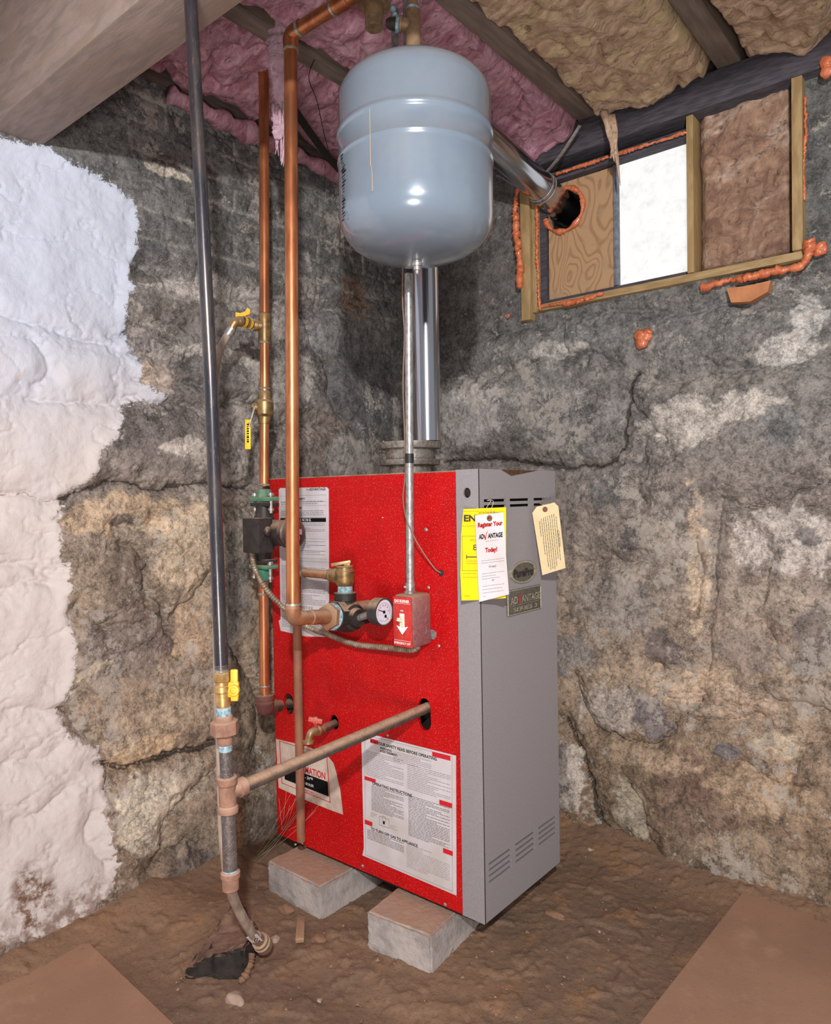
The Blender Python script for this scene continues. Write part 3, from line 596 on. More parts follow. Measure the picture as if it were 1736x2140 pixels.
solo('insulation_tuft', m, PINKL, 'torn pink insulation hanging down between the two copper pipes', 'insulation', smooth=180)
# tuft hanging by the window
m = MB(); yy = 1.68
P = smoothpath([on(1262, 235, 1, yy), on(1275, 275, 1, yy), on(1285, 310, 1, yy), on(1290, 340, 1, yy-.01), on(1296, 388, 1, yy-.01)], 8)
m.tube(P, np.interp(np.linspace(0, 1, len(P)), [0, .4, .7, 1], [.016, .010, .007, .001]).tolist(), 10, fl=(1, .6))
for k in range(8):
    x0 = 1255+rng.rand()*30; m.tube(smoothpath([on(x0, 240, 1, yy), on(x0*.5+640+5*rng.randn(), 275, 1, yy-.008), on(1284+5*rng.randn(), 300+rng.rand()*40, 1, yy-.01)], 4), [.004]*8+[.001], 6)
solo('insulation_tuft', m, YFIB, 'wisp of brown fibreglass dangling in front of the window corner', 'insulation', smooth=180)

# ---- window
WIN = thing('window_1', (-.69, BY, 1.378), None, None, kind='structure')
fb = 1.725
part('frame_board', MB().box((-1.037, fb+.004, 1.36), (-1.008, 1.80, 1.762), bev=.0015).box((-1.006, fb+.012, 1.378), (-.992, 1.80, 1.762), bev=.0015), LUMB, WIN)
part('frame_board', MB().box((-.992, fb+.008, 1.378), (-.345, 1.80, 1.396), bev=.0015), LUMBH, WIN)
part('frame_board', MB().box((-.364, fb, 1.397), (-.343, 1.80, 1.762), bev=.0015), LUMB, WIN)
part('mullion', MB().box((-.588, fb+.006, 1.397), (-.572, 1.80, 1.761), bev=.0015), LUMB, WIN)
# dark felt strips around the plywood and the pane
part('felt_strip', MB().box((-.991, 1.756, 1.397), (-.972, 1.80, 1.72)).box((-.971, 1.756, 1.397), (-.589, 1.80, 1.409)).box((-.991, 1.742, 1.716), (-.589, 1.80, 1.738)), HEADW, WIN)
hc = on(1180, 440, 1, 1.765)
circ = [(hc[0]+.052*math.cos(t)*(1+.08*math.sin(5*t)), hc[2]+.052*math.sin(t)*(1+.08*math.sin(5*t))) for t in np.linspace(0, 2*math.pi, 40, endpoint=False)]
part('plywood_panel', MB().sheet([(-.970, 1.411), (-.782, 1.411), (-.782, 1.714), (-.970, 1.714)], [circ], lambda x, z, d: (x, 1.765+d, z), .012), PLY, WIN, smooth=0)
part('sash_strip', MB().box((-.780, 1.755, 1.411), (-.770, 1.79, 1.714), bev=.001).box((-.596, 1.758, 1.411), (-.589, 1.79, 1.714), bev=.001), mat('grey_sash', L((120, 124, 132)), L((90, 92, 104)), .6, 0, 60), WIN)
part('pane', MB().box((-.769, 1.770, 1.410), (-.597, 1.774, 1.715)), PANE, WIN, 'bright frosted pane')
part('backing', MB().box((-1.03, 1.83, 1.36), (-.33, 1.84, 1.80)), BLACKIN, WIN)
# brown insulation in the right part of the window
def vbatt(x0, x1, z0, z1, y):
    st = .0045; u = np.arange(x0, x1, st); v = np.arange(z0, z1, st); U, Z = np.meshgrid(u, v)
    wu = U+.03*fbm(U, Z, 8, 3, 5); h = y-.010*fbm(wu*2, Z*.8, 10, 4, 21)-.010*np.abs(fbm(wu*2, Z*.7, 16, 4, 27, .6)); e = np.minimum(np.minimum(U-x0, x1-U), np.minimum(Z-z0, z1-Z)); h += .02*np.clip(1-e/.015, 0, 1)
    n = U.shape; N = U.size; idx = np.arange(N).reshape(n)
    vs = np.concatenate([np.stack([U, h, Z], -1).reshape(-1, 3), np.stack([U, np.full(n, 1.82), Z], -1).reshape(-1, 3)])
    q = np.stack([idx[:-1, :-1], idx[:-1, 1:], idx[1:, 1:], idx[1:, :-1]], -1).reshape(-1, 4).tolist(); fs = [tuple(r) for r in q]+[tuple(i+N for i in r[::-1]) for r in q]
    for line in (idx[0], idx[-1], idx[:, 0], idx[:, -1]):
        for a, b in zip(line[:-1], line[1:]): fs.append((int(a), int(b), int(b)+N, int(a)+N))
    m = MB(); m.v = [tuple(p) for p in vs.tolist()]; m.f = fs; m.m = [0]*len(fs); return m
solo('insulation_batt', vbatt(-.571, -.366, 1.398, 1.80, 1.768), BFIB, 'brown fibreglass batt packed into the right half of the window frame', 'insulation', smooth=180)

# ---- orange foam
def bead(pts, rpx, seed, plane=1, v=1.722, flat=.6):
    P = smoothpath([on(x, y, plane, v) for x, y in pts], 10); rng = np.random.RandomState(seed)
    # resample for lumps
    Q = [P[0]]
    for a, b in zip(P[:-1], P[1:]):
        n = max(1, int(np.linalg.norm(b-a)/.003))
        for k in range(1, n+1): Q.append(a+(b-a)*k/n)
    r0 = rpx*1.55*S; ph = rng.rand()*9; R = []
    for i in range(len(Q)):
        R.append(r0*(.8+.25*abs(math.sin(i*.31+2*math.sin(i*.11+ph)))+.35*math.sin(i*.13+ph)*math.sin(i*.07)+.16*rng.randn()))
    Q = [q_+np.array([rng.randn()*r0*.28, 0, rng.randn()*r0*.22]) for q_ in Q]
    R[0] = R[-1] = r0*.3; R = [max(r, r0*.3) for r in R]
    return MB().tube(Q, R, 12)
def foam(pts, rpx, seed, label, v=1.722, extra=None):
    m = bead(pts, rpx, seed, 1, v)
    if extra:
        for e in extra: m2 = bead(e[0], e[1], seed+3, 1, v); m.add(m2.v, m2.f)
    solo('expanding_foam', m, FOAM, label, 'foam', 'orange foam around the window', smooth=60)
foam([(1080, 392), (1076, 440), (1080, 500), (1086, 560), (1084, 605)], 8, 1, 'lumpy orange foam running down the left outside edge of the window frame')
foam([(1110, 386), (1121, 440), (1122, 520), (1127, 637), (1135, 640), (1200, 629), (1262, 612)], 4, 2, 'orange foam bead along the inside left and bottom of the plywood', v=1.728, extra=[([(1175, 637), (1210, 630), (1245, 620)], 7)])
foam([(1160, 364), (1220, 345), (1290, 322), (1360, 300), (1437, 276)], 4, 3, 'thin orange foam line under the dark timber above the pane', v=1.730)
ring = [(hc[0]+.056*math.cos(t), hc[2]+.056*math.sin(t)) for t in np.linspace(2.2, -2.9, 24)]
m = MB(); Q = smoothpath([(x, 1.758, z) for x, z in ring], 4); rng = np.random.RandomState(3)
m.tube(Q, [.0058*(.8+.35*math.sin(i*.37)+.5*rng.rand()) for i in range(len(Q))], 12); solo('expanding_foam', m, FOAM, 'ring of orange foam around the pipe hole in the plywood', 'foam', 'orange foam around the window', smooth=60)
foam([(1462, 602), (1500, 592), (1560, 580), (1620, 566), (1672, 556), (1690, 530), (1690, 500)], 8, 4, 'thick orange foam at the bottom right corner of the window frame')
foam([(1681, 420), (1679, 350), (1683, 280), (1681, 200)], 3, 5, 'thin orange foam line up the right side of the window frame', v=1.735)
def lump(px, py, r, sc, label, mt=FOAM, pl=1.725):
    c = on(px, py, 1, pl); m = MB(); rng = np.random.RandomState(int(px))
    for k in range(5): m.ball((c[0]+rng.randn()*r*.35, c[1]+rng.rand()*.004, c[2]+rng.randn()*r*.45*sc), r*(.55+.3*rng.rand()), seg=16, sc=(1, .6, 1), noise=.1)
    solo('foam_lump', m, mt, label, 'foam', 'stray foam lumps on the wall', smooth=60)
lump(1347, 702, .020, 1.2, 'round lump of orange foam stuck on the stone wall below the window', pl=1.728)
lump(1061, 660, .006, 1.6, 'tiny orange foam dab on the dark wall left of the window', pl=1.735)
lump(1732, 140, .016, 1, 'orange foam lump at the upper right edge above the window frame', pl=1.72)
lump(1715, 520, .014, .7, 'orange foam lump right of the window corner', pl=1.735)
pl = [on(x, y, 1, 1.732) for x, y in [(1520, 604), (1560, 600), (1612, 588), (1606, 612), (1570, 632), (1530, 634)]]
m = MB().sheet([(p[0], p[2]) for p in pl], [], lambda x, z, d: (x, 1.722+d, z), .022); solo('foam_smear', m, FOAMB, 'flat tan smear of old foam below the window frame corner', 'foam')

# ---------------------------------------------------------------- boiler
PY, GX, ZB, ZT = 1.105, -.759, .0845, .9345
XL, XS, YF = -1.3545, -.811, 1.3957
BOIL = thing('boiler', (-1.056, 1.25, ZB), 'tall red and grey gas boiler standing on concrete blocks in the stone corner', 'boiler')
def pr2(px, py): p = on(px, py, 1, PY); return p[0], p[2]
def pg2(px, py): p = on(px, py, 0, GX); return p[1], p[2]
def ell(cx, cz, rx, rz, n=24): return [(cx+rx*math.cos(t), cz+rz*math.sin(t)) for t in np.linspace(0, 2*math.pi, n, endpoint=False)]
def stad(cx, cz, r, hz, n=12): return [(cx+r*math.cos(t), cz+hz+r*math.sin(t)) for t in np.linspace(0, math.pi, n)]+[(cx+r*math.cos(t), cz-hz+r*math.sin(t)) for t in np.linspace(math.pi, 2*math.pi, n)]
h1 = pr2(887, 1493); h2 = pr2(603, 1471); h3 = pr2(698, 1510)
holes = [stad(h1[0], h1[1], .0155, .0165), stad(h2[0], h2[1], .0165, .008), ell(h3[0], h3[1], .0145, .0165)]
part('side_panel', MB().sheet([(XL, ZB), (XS, ZB), (XS, ZT-.0035), (XL, ZT-.0035)], holes, lambda x, z, d: (x, PY+d, z), .006), REDP, BOIL, 'red enamel side panel', smooth=0)
# grey door: face with louvre slots plus the return strip beside the red panel
sl = []
def slot(y0, y1, zc, h): return [(y0, zc-h/2), (y1, zc-h/2), (y1, zc+h/2), (y0, zc+h/2)]
cols = [(pg2(1011, 1044)[0], pg2(1056, 1044)[0]), (pg2(1065, 1044)[0], pg2(1106, 1044)[0]), (pg2(1115, 1044)[0], pg2(1152, 1044)[0])]
z1 = pg2(1060, 1045)[1]; z2 = pg2(1060, 1057)[1]
for y0, y1 in cols:
    for z in (z1, z2): sl.append(slot(y0, y1, z, .0052))
cb = [(pg2(1021, 1800)[0], pg2(1068, 1800)[0]), (pg2(1077, 1780)[0], pg2(1117, 1780)[0]), (pg2(1125, 1740)[0], pg2(1162, 1740)[0])]
zt = [pg2(1021, 1807+k*12.6)[1] for k in range(4)]
for y0, y1 in cb:
    for z in zt: sl.append(slot(y0, y1, z, .0042))
gd = MB().sheet([(PY+.0008, ZB-.001), (YF, ZB-.001), (YF, ZT), (PY+.0008, ZT)], sl, lambda y, z, d: (GX-d, y, z), .004)
hp = pr2(976, 1030)
gd.sheet([(XS+.0015, ZB-.001), (GX, ZB-.001), (GX, ZT), (XS+.0015, ZT)], [ell(hp[0], hp[1], .0085, .0095)], lambda x, z, d: (x, PY-.0008+d, z), .004)
part('front_door', gd, GREYP, BOIL, 'grey door with louvre slots', smooth=0)
part('cable_plug', MB().lathe((hp[0], PY+.010, hp[1]), (hp[0], PY-.01, hp[1]), [(0, .0085), (.006, .0085), (.008, .006), (.0082, .003)]), BLACKIN, BOIL)
part('body', MB().box((XL+.004, PY+.05, ZB+.004), (GX-.03, YF-.004, ZT-.006)).box((XL+.004, PY+.008, ZB+.002), (GX-.006, YF-.004, ZB+.004)), BLACKIN, BOIL)
tp_ = MB().box((XL, PY, ZT-.0035), (GX-.002, YF, ZT-.001))
part('top_panel', tp_, mat('dusty_top', L((150, 126, 108)), L((120, 98, 84)), .9, 0, 30), BOIL)
# bent lip at the top of the door
a0 = pg2(1046, 979); a1 = pg2(1068, 993); a2 = pg2(1122, 982)
part('bent_lip', MB().sheet([(a0[0], ZT), (a1[0], ZT-.012), (a2[0], ZT)], [], lambda y, z, d: (GX+.0006-d, y, z), .0008), mat('torn_rust', L((92, 58, 34)), L((60, 38, 26)), .9, 0, 200), BOIL, smooth=0)
part('base_rail', MB().box((XL+.02, PY+.012, .0725), (GX-.03, PY+.035, ZB+.002)).box((XL+.02, YF-.04, .0725), (GX-.03, YF-.015, ZB+.002)), BLACKIN, BOIL)
fp = on(643, 1782, 1, 1.125)
part('levelling_bolt', MB().lathe((fp[0], 1.125, ZB), (fp[0], 1.125, 0), [(0, .004), (.006, .004), (.0062, .009), (.012, .009)], 12), BOLT, BOIL)
# screws, knockouts and grommets on the red panel
sc = MB(); kn = MB()
for x, y, r in ((890, 1107, 4.5), (895, 1228, 4), (917, 1350, 3.5), (810, 1537, 3.5), (758, 1810, 4), (930, 1890, 4), (800, 1082, 2), (617, 1765, 3), (632, 1762, 3)):
    p = pr2(x, y); part('panel_screw', MB().lathe((p[0], PY+.002, p[1]), (p[0], PY-.01, p[1]), [(0, r*S*1.4), (.003, r*S*1.4), (.0042, r*S*.8), (.0045, .0004)], 12), BOLT, BOIL)
for x, y, r in ((922, 1244, 8), (905, 1369, 8)):
    p = pr2(x, y); q = [(p[0]+r*S*1.4*math.cos(t), PY-.0004, p[1]+r*S*1.4*1.2*math.sin(t)) for t in np.linspace(.3, 6.4, 26)]; kn.tube(q, .0005, 6)
part('knockout_ring', kn, mat('dark_red_groove', L((130, 20, 22)), None, .6), BOIL)
p = pr2(904, 1326); part('hole_plug', MB().lathe((p[0], PY+.002, p[1]), (p[0], PY-.01, p[1]), [(0, .0095), (.0028, .0095), (.0032, .007), (.0033, .0003)]), GALV, BOIL)
p = pr2(922, 1197); GROM = p; part('grommet', MB().lathe((p[0], PY+.002, p[1]), (p[0], PY-.01, p[1]), [(0, .0062), (.0035, .0062), (.0045, .004), (.0046, .0003)]), BLKPIPE, BOIL)

def dashes(mb, q, nrm, u0, u1, v0, v1, n, m, rng, th=.35, skip=.1):
    dv = (v1-v0)/n; nr = np.array(nrm)
    for i in range(n):
        v = v0+dv*(i+.3); u = u0; end = u0+(u1-u0)*(1 if rng.rand() < .62 else .35+.6*rng.rand())
        while u < end:
            l = (u1-u0)*(.03+.09*rng.rand()); e = min(u+l, end)
            a = [q(u, v)+nr, q(e, v)+nr, q(e, v+dv*th)+nr, q(u, v+dv*th)+nr]; mb.add(a, [(0, 1, 2, 3)], m); u = e+(u1-u0)*.012
def qmap(TL, TR, BR, BL):
    TL, TR, BR, BL = (np.array(p, float) for p in (TL, TR, BR, BL))
    return lambda u, v: (TL*(1-u)+TR*u)*(1-v)+(BL*(1-u)+BR*u)*v
def rect(mb, q, nrm, u0, u1, v0, v1, m):
    n = np.array(nrm); mb.add([q(u0, v0)+n, q(u1, v0)+n, q(u1, v1)+n, q(u0, v1)+n], [(0, 1, 2, 3)], m)
def frame_lines(mb, q, nrm, u0, u1, v0, v1, m, tu, tv):
    rect(mb, q, nrm, u0, u1, v0, v0+tv, m); rect(mb, q, nrm, u0, u1, v1-tv, v1, m); rect(mb, q, nrm, u0, u0+tu, v0, v1, m); rect(mb, q, nrm, u1-tu, u1, v0, v1, m)
NR = (0, -.0016, 0); RX, RZ = (1, 0, 0), (0, 0, 1)
def P3(px, py, off=.0012): p = on(px, py, 1, PY); return np.array([p[0], PY-off, p[2]])
# long narrow notice, top left
pts = [(583, 1024), (586, 1020), (683, 1018), (687, 1022), (688, 1331), (640, 1330), (587, 1318), (583, 1297), (587, 1294)]
lab = part('long_notice', MB().sheet([pr2(*p) for p in pts], [], lambda x, z, d: (x, PY-.0012+d, z), .001), WHITEP, BOIL, 'tall white printed notice', smooth=0)
q = qmap(P3(583, 1022), P3(686, 1018), P3(688, 1330), P3(587, 1318)); m = MB(); rng = np.random.RandomState(2)
o_ = (0, -.0005, 0)
m.text('THE', q(.60, .012)+np.array(o_), RX, RZ, .005, 0); m.text('ADVANTAGE', q(.80, .012)+np.array(o_), RX, RZ, .0088, 0, bold=.01)
m.text('FOR YOUR SAFETY', q(.36, .075)+np.array(o_), RX, RZ, .0075, 0, bold=.02)
m.text('WARNING', q(.38, .135)+np.array(o_), RX, RZ, .0075, 0, bold=.02)
for v in (.05, .095, .12, .20): rect(m, q, o_, .03, .97, v, v+.0016, 1)
dashes(m, q, o_, .05, .92, .085, .115, 2, 1, rng); dashes(m, q, o_, .05, .92, .15, .19, 3, 1, rng)
rect(m, q, o_, .03, .96, .205, .232, 0)
m.text('W A R N I N G', q(.50, .2185)+np.array((0, -.0009, 0)), RX, RZ, .0085, 2, bold=.02)
dashes(m, q, o_, .04, .94, .24, .30, 6, 1, rng, .3); dashes(m, q, o_, .3, .94, .36, .46, 8, 1, rng, .25)
for v in (.345, .39, .43, .48, .50): rect(m, q, o_, .03, .97, v, v+.0012, 1)
dashes(m, q, o_, .04, .94, .53, .80, 26, 1, rng, .34)
m.text('N O T I C E', q(.56, .82)+np.array(o_), RX, RZ, .008, 0); dashes(m, q, o_, .04, .94, .835, .97, 12, 1, rng, .34)
part('printed_text', m, [INK, INKG, WHITEI], lab, smooth=0)
# lighting instructions
pts = [(756, 1551), (787, 1537), (953, 1579), (954, 1871), (758, 1787), (761, 1771)]
lab = part('instruction_sheet', MB().sheet([pr2(*p) for p in pts], [], lambda x, z, d: (x, PY-.0014+d, z), .0012), WHITEP, BOIL, 'white sheet of printed operating instructions', smooth=0)
q = qmap(P3(757, 1531), P3(953, 1579), P3(954, 1869), P3(758, 1786)); m = MB()
frame_lines(m, q, o_, .035, .965, .01, .99, 1, .003, .003)
for u0, u1, v0, v1 in ((.10, .19, .028, .062), (.77, .95, .010, .045), (.03, .16, .345, .375), (.84, .965, .35, .385), (.03, .12, .70, .735), (.875, .97, .695, .730)): rect(m, q, (0, -.0008, 0), u0, u1, v0, v1, 2)
m.text('FOR YOUR SAFETY READ BEFORE OPERATING', q(.46, .055)+np.array(o_), RX, RZ, .0085, 0, bold=.02)
m.text('WARNING:', q(.28, .085)+np.array(o_), RX, RZ, .0066, 0, bold=.02); m.text('AVERTISSEMENT:', q(.31, .108)+np.array(o_), RX, RZ, .0066, 0, bold=.02)
dashes(m, q, o_, .36, .76, .08, .16, 6, 1, rng, .3); dashes(m, q, o_, .05, .47, .13, .335, 15, 1, rng, .3); dashes(m, q, o_, .51, .95, .15, .345, 15, 1, rng, .3)
m.text('OPERATING INSTRUCTIONS', q(.34, .385)+np.array(o_), RX, RZ, .0085, 0, bold=.02)
dashes(m, q, o_, .11, .47, .40, .605, 19, 0, rng, .26); dashes(m, q, o_, .52, .94, .385, .70, 28, 0, rng, .26)
# small line drawing of the valve
fr_ = lambda a, b, c, d: frame_lines(m, q, o_, a, b, c, d, 0, .002, .002)
fr_(.20, .31, .63, .70); fr_(.235, .27, .62, .66); rect(m, q, o_, .24, .262, .66, .682, 0); dashes(m, q, o_, .10, .17, .62, .66, 3, 1, rng, .3); dashes(m, q, o_, .32, .40, .665, .70, 3, 1, rng, .3)
m.text('TO TURN OFF GAS TO APPLIANCE', q(.36, .755)+np.array(o_), RX, RZ, .0082, 0, bold=.02)
dashes(m, q, o_, .06, .47, .77, .85, 7, 0, rng, .26); dashes(m, q, o_, .50, .94, .76, .95, 15, 1, rng, .26)
part('printed_text', m, [INK, INKG, REDINK], lab, smooth=0)
# information sticker behind the drain pipe
pts = [(577, 1544), (612, 1552), (650, 1562), (685, 1580), (697, 1595), (703, 1615), (711, 1650), (717, 1702), (690, 1692), (640, 1672), (583, 1646)]
lab = part('information_sticker', MB().sheet([pr2(*p) for p in pts], [], lambda x, z, d: (x, PY-.0013+d, z), .001), mat('old_sticker', L((206, 190, 178)), L((180, 160, 146)), .7, 0, 25), BOIL, 'curling white sticker with red and black print', smooth=0)
q = qmap(P3(577, 1540), P3(703, 1578), P3(712, 1700), P3(583, 1646)); m = MB()
frame_lines(m, q, o_, .06, .86, .05, .88, 2, .012, .012)
m.text('INFORMATION', q(.52, .44)+np.array((0, -.0006, 0)), RX, RZ, 1, 2, bold=.02, fit=(.118, .016)); rect(m, q, o_, .12, .84, .52, .78, 0)
m.text('I - 3V™', q(.53, .585)+np.array((0, -.0009, 0)), RX, RZ, .010, 1, bold=.01); m.text('GAS BOILER', q(.50, .70)+np.array((0, -.0009, 0)), RX, RZ, .0085, 1)
m.text('RETAIN', q(.53, .83)+np.array((0, -.0006, 0)), RX, RZ, .0085, 2, bold=.01)
part('printed_text', m, [INK, WHITEI, REDINK], lab, smooth=0)
# badges on the grey door
GYX, GZ = np.array((0, 1., 0)), np.array((0, 0, 1.))
c = pg2(1091, 1195); e = (pg2(1118, 1195)[0]-pg2(1064, 1195)[0])/2
def oval(mb, r1, r2, x0, x1, seg=40, m=0):
    vs = []; fs = []
    for x in (x0, x1):
        for r in (r1, r2):
            for k in range(seg):
                t = 2*math.pi*k/seg; vs.append((x, c[0]+e*r*math.cos(t), c[1]+.0215*r*math.sin(t)))
    for k in range(seg):
        j = (k+1) % seg; fs += [(k, j, seg+j, seg+k), (2*seg+k, 3*seg+k, 3*seg+j, 2*seg+j), (k, 2*seg+k, 2*seg+j, j), (seg+k, seg+j, 3*seg+j, 3*seg+k)]
    mb.add(vs, fs, m)
mb_ = MB(); oval(mb_, .999, .001, GX, GX+.0025); bd = part('oval_badge', mb_, BADGE, BOIL, 'pewter oval name badge')
mb_ = MB(); oval(mb_, 1.0, .88, GX, GX+.0045); part('badge_rim', mb_, BADGER, bd)
mb_ = MB().text('PurePro', (GX+.0035, c[0], c[1]-.001), GYX, GZ, 1, 0, bold=.03, fit=(e*1.50, .0165)); part('badge_lettering', mb_, BADGEL, bd, smooth=0)
r0 = pg2(1057, 1238); r1 = pg2(1127, 1270); zc = pg2(1092, 1254)[1]; yc = (r0[0]+r1[0])/2; hw = (r1[0]-r0[0])/2
bd = part('square_badge', MB().obox((GX+.0015, yc, zc), (.002, hw, .0245), bev=.0018), BADGE, BOIL, 'pewter rectangular name badge')
fm = MB()
for a, b in (((yc-hw, zc+.0235), (yc+hw, zc+.0235)), ((yc-hw, zc-.0235), (yc+hw, zc-.0235)), ((yc-hw+.001, zc-.0235), (yc-hw+.001, zc+.0235)), ((yc+hw-.001, zc-.0235), (yc+hw-.001, zc+.0235))): fm.tube([(GX+.004, *a), (GX+.004, *b)], .001, 8)
part('badge_rim', fm, BADGER, bd)
m = MB().text('AD', (GX+.0045, yc-hw*.66, zc+.004), GYX, GZ, 1, 0, bold=.02, fit=(hw*.42, .0145)).text('ANTAGE', (GX+.0045, yc+hw*.34, zc+.004), GYX, GZ, 1, 0, bold=.02, fit=(hw*1.14, .0145))
m.text('SERIES 3', (GX+.0045, yc, zc-.0145), GYX, GZ, 1, 0, bold=.02, fit=(hw*1.45, .0085)); m.add([(GX+.0047, yc-hw*.85, zc-.0065), (GX+.0047, yc+hw*.85, zc-.0065), (GX+.0047, yc+hw*.85, zc-.0057), (GX+.0047, yc-hw*.85, zc-.0057)], [(0, 1, 2, 3)], 0)
def check(mb, O, X, Y, s, m):
    O, X, Y = map(np.array, (O, X, Y)); p = [(-.32, .28), (-.18, .34), (-.02, -.12), (.12, .55), (.42, 1.0), (.18, .40), (.03, -.5), (-.08, -.5)]
    n = np.cross(X, Y); mb.add([O+X*a*s+Y*b*s+n*.0008 for a, b in p], [tuple(range(len(p)))[::-1]], m)
check(m, (GX+.0045, yc-hw*.34, zc+.003), GYX, GZ, .018, 1)
part('badge_lettering', m, [BADGER, mat('badge_red', L((190, 40, 36)), None, .4)], bd, smooth=0)

# ---------------------------------------------------------------- hanging tags
def tag(name, pts, dep, mt, label, texts, eye=None, string=None, thick=.0007, bow=0.0):
    c0 = at(pts[0][0], pts[0][1], dep); X = RT*1.0; Y = UP*1.0; N = -FW
    root = thing(name, at(pts[0][0], pts[0][1], dep), label, 'tag', 'tags hanging on the boiler door')
    loc = lambda px, py: ((px-868)*dep*S, (1070-py)*dep*S)
    B = CAM+FW*dep
    hl = []
    if eye: ex, ez = loc(*eye); hl = [ell(ex, ez, .0022, .0022, 10)]
    part('card', MB().sheet([loc(*p) for p in pts], hl, lambda x, z, d: tuple(B+X*x+Y*z+N*(-d)), thick), mt, root, smooth=0)
    m = MB(); mats = texts(m, lambda px, py, off=.0003: B+X*(px-868)*dep*S+Y*(1070-py)*dep*S+N*off, X, Y, dep*S)
    part('printed_text', m, mats, root, smooth=0)
    if eye:
        ex, ez = loc(*eye); vs = MB(); P0 = B+X*ex+Y*ez
        vs.tube([P0+N*.0006+(X*math.cos(t)*.0036+Y*math.sin(t)*.0040) for t in np.linspace(0, 2*math.pi, 20)], .0016, 8); part('eyelet', vs, EYELET, root)
    if string: part('string', MB().tube(smoothpath(string, 5), .0005, 6), STRING, root)
    return root
def dl(m, g, x0, x1, y0, y1, n, mi, rng, th=1.0, slope=0.0):
    for i in range(n):
        y = y0+(y1-y0)*i/max(n-1, 1); x = x0; end = x1-(0 if rng.rand() < .6 else rng.rand()*.4*(x1-x0))
        while x < end:
            e_ = min(x+2+rng.rand()*5, end); yy = y+slope*(x-x0); ye = y+slope*(e_-x0)
            m.add([g(x, yy), g(e_, ye), g(e_, ye+th), g(x, yy+th)], [(0, 1, 2, 3)], mi); x = e_+.8
def tx_yellow(m, g, X, Y, k):
    rng = np.random.RandomState(4)
    m.text('ENERGY', g(1008, 1083), X, Y, 1, 0, bold=.04, fit=(78*k, 14.5*k)); dl(m, g, 968, 1054, 1068, 1068, 1, 1, rng); dl(m, g, 1000, 1052, 1071, 1071, 1, 0, rng, 1.2)
    dl(m, g, 966, 1000, 1099, 1099, 1, 1, rng)
    for a, b, c_, d_ in ((965, 1000, 1120, 1121), (965, 966, 1120, 1193), (966, 1000, 1192, 1193)): m.add([g(a, c_), g(b, c_), g(b, d_), g(a, d_)], [(0, 1, 2, 3)], 1)
    m.text('AFUE', g(989, 1129), X, Y, 6*k, 1); m.text('82.8', g(1005, 1144), X, Y, 1, 0, fit=(34*k, 12*k))
    m.add([g(974, 1163), g(1001, 1163), g(1001, 1165), g(974, 1165)], [(0, 1, 2, 3)], 0); m.add([g(974, 1159.5), g(975.5, 1159.5), g(975.5, 1168.5), g(974, 1168.5)], [(0, 1, 2, 3)], 0)
    dl(m, g, 974, 1000, 1172, 1177, 2, 1, rng); dl(m, g, 967, 998, 1198, 1206, 2, 1, rng); dl(m, g, 970, 984, 1245, 1245, 1, 1, rng)
    return [mat('tag_black', L((44, 36, 8)), None, .7), INKY]
s0 = on(1017, 1046, 0, GX-.002)
tag('energy_card', [(968, 1064), (1057, 1060), (1057, 1250), (1000, 1254), (964, 1255), (961.5, 1200), (963, 1120)], 1.335, YELLOW, 'bright yellow energy card hanging on the grey boiler door behind a white tag', tx_yellow,
    string=[s0, s0+np.array([.012, -.004, .001]), at(1016, 1062, 1.3345)])
def tx_white(m, g, X, Y, k):
    rng = np.random.RandomState(6); Xs = X*.99+Y*.10; Xs = Xs/np.linalg.norm(Xs)
    m.text('Register Your', g(1024, 1096.5), Xs, Y, 1, 0, bold=.05, fit=(52*k, 13*k)); m.text('AD', g(1005.5, 1121.5), Xs, Y, 1, 1, bold=.04, fit=(10.5*k, 10.5*k)); m.text('ANTAGE', g(1034.5, 1118.5), Xs, Y, 1, 1, bold=.04, fit=(31*k, 10.5*k))
    check(m, g(1014.2, 1121.5), Xs, Y, 13*k, 0); m.text('Today!', g(1026, 1150), Xs, Y, 1, 0, bold=.05, fit=(25*k, 13*k))
    m.text('It\'s easy!', g(1029, 1183.5), Xs, Y, 1, 1, fit=(15*k, 6.5*k)); m.text('or', g(1030, 1212), Xs, Y, 6*k, 1)
    dl(m, g, 1014, 1045, 1131, 1131, 1, 2, rng, 1, -.12)
    for y0, y1, n in ((1169, 1174, 2), (1196, 1207, 3), (1222, 1236, 3)): dl(m, g, 1006+(y0-1169)*.04, 1053, y0+3, y1+3, n, 2, rng, 1.1, -.13)
    m.add([g(1009.5, 1246), g(1015, 1245.4), g(1015, 1246.2), g(1009.5, 1246.9)], [(0, 1, 2, 3)], 2)
    return [REDINK2, INK, INKG]
tag('registration_card', [(992, 1077), (1051.5, 1070.5), (1057, 1160), (1063.5, 1242), (1001, 1258), (996, 1160)], 1.325, WHITEP, 'white registration card with red lettering hanging in front of the yellow card', tx_white, eye=(1022.5, 1083),
    string=[s0, s0+np.array([.02, -.008, -.002]), at(1021, 1076, 1.3235)])
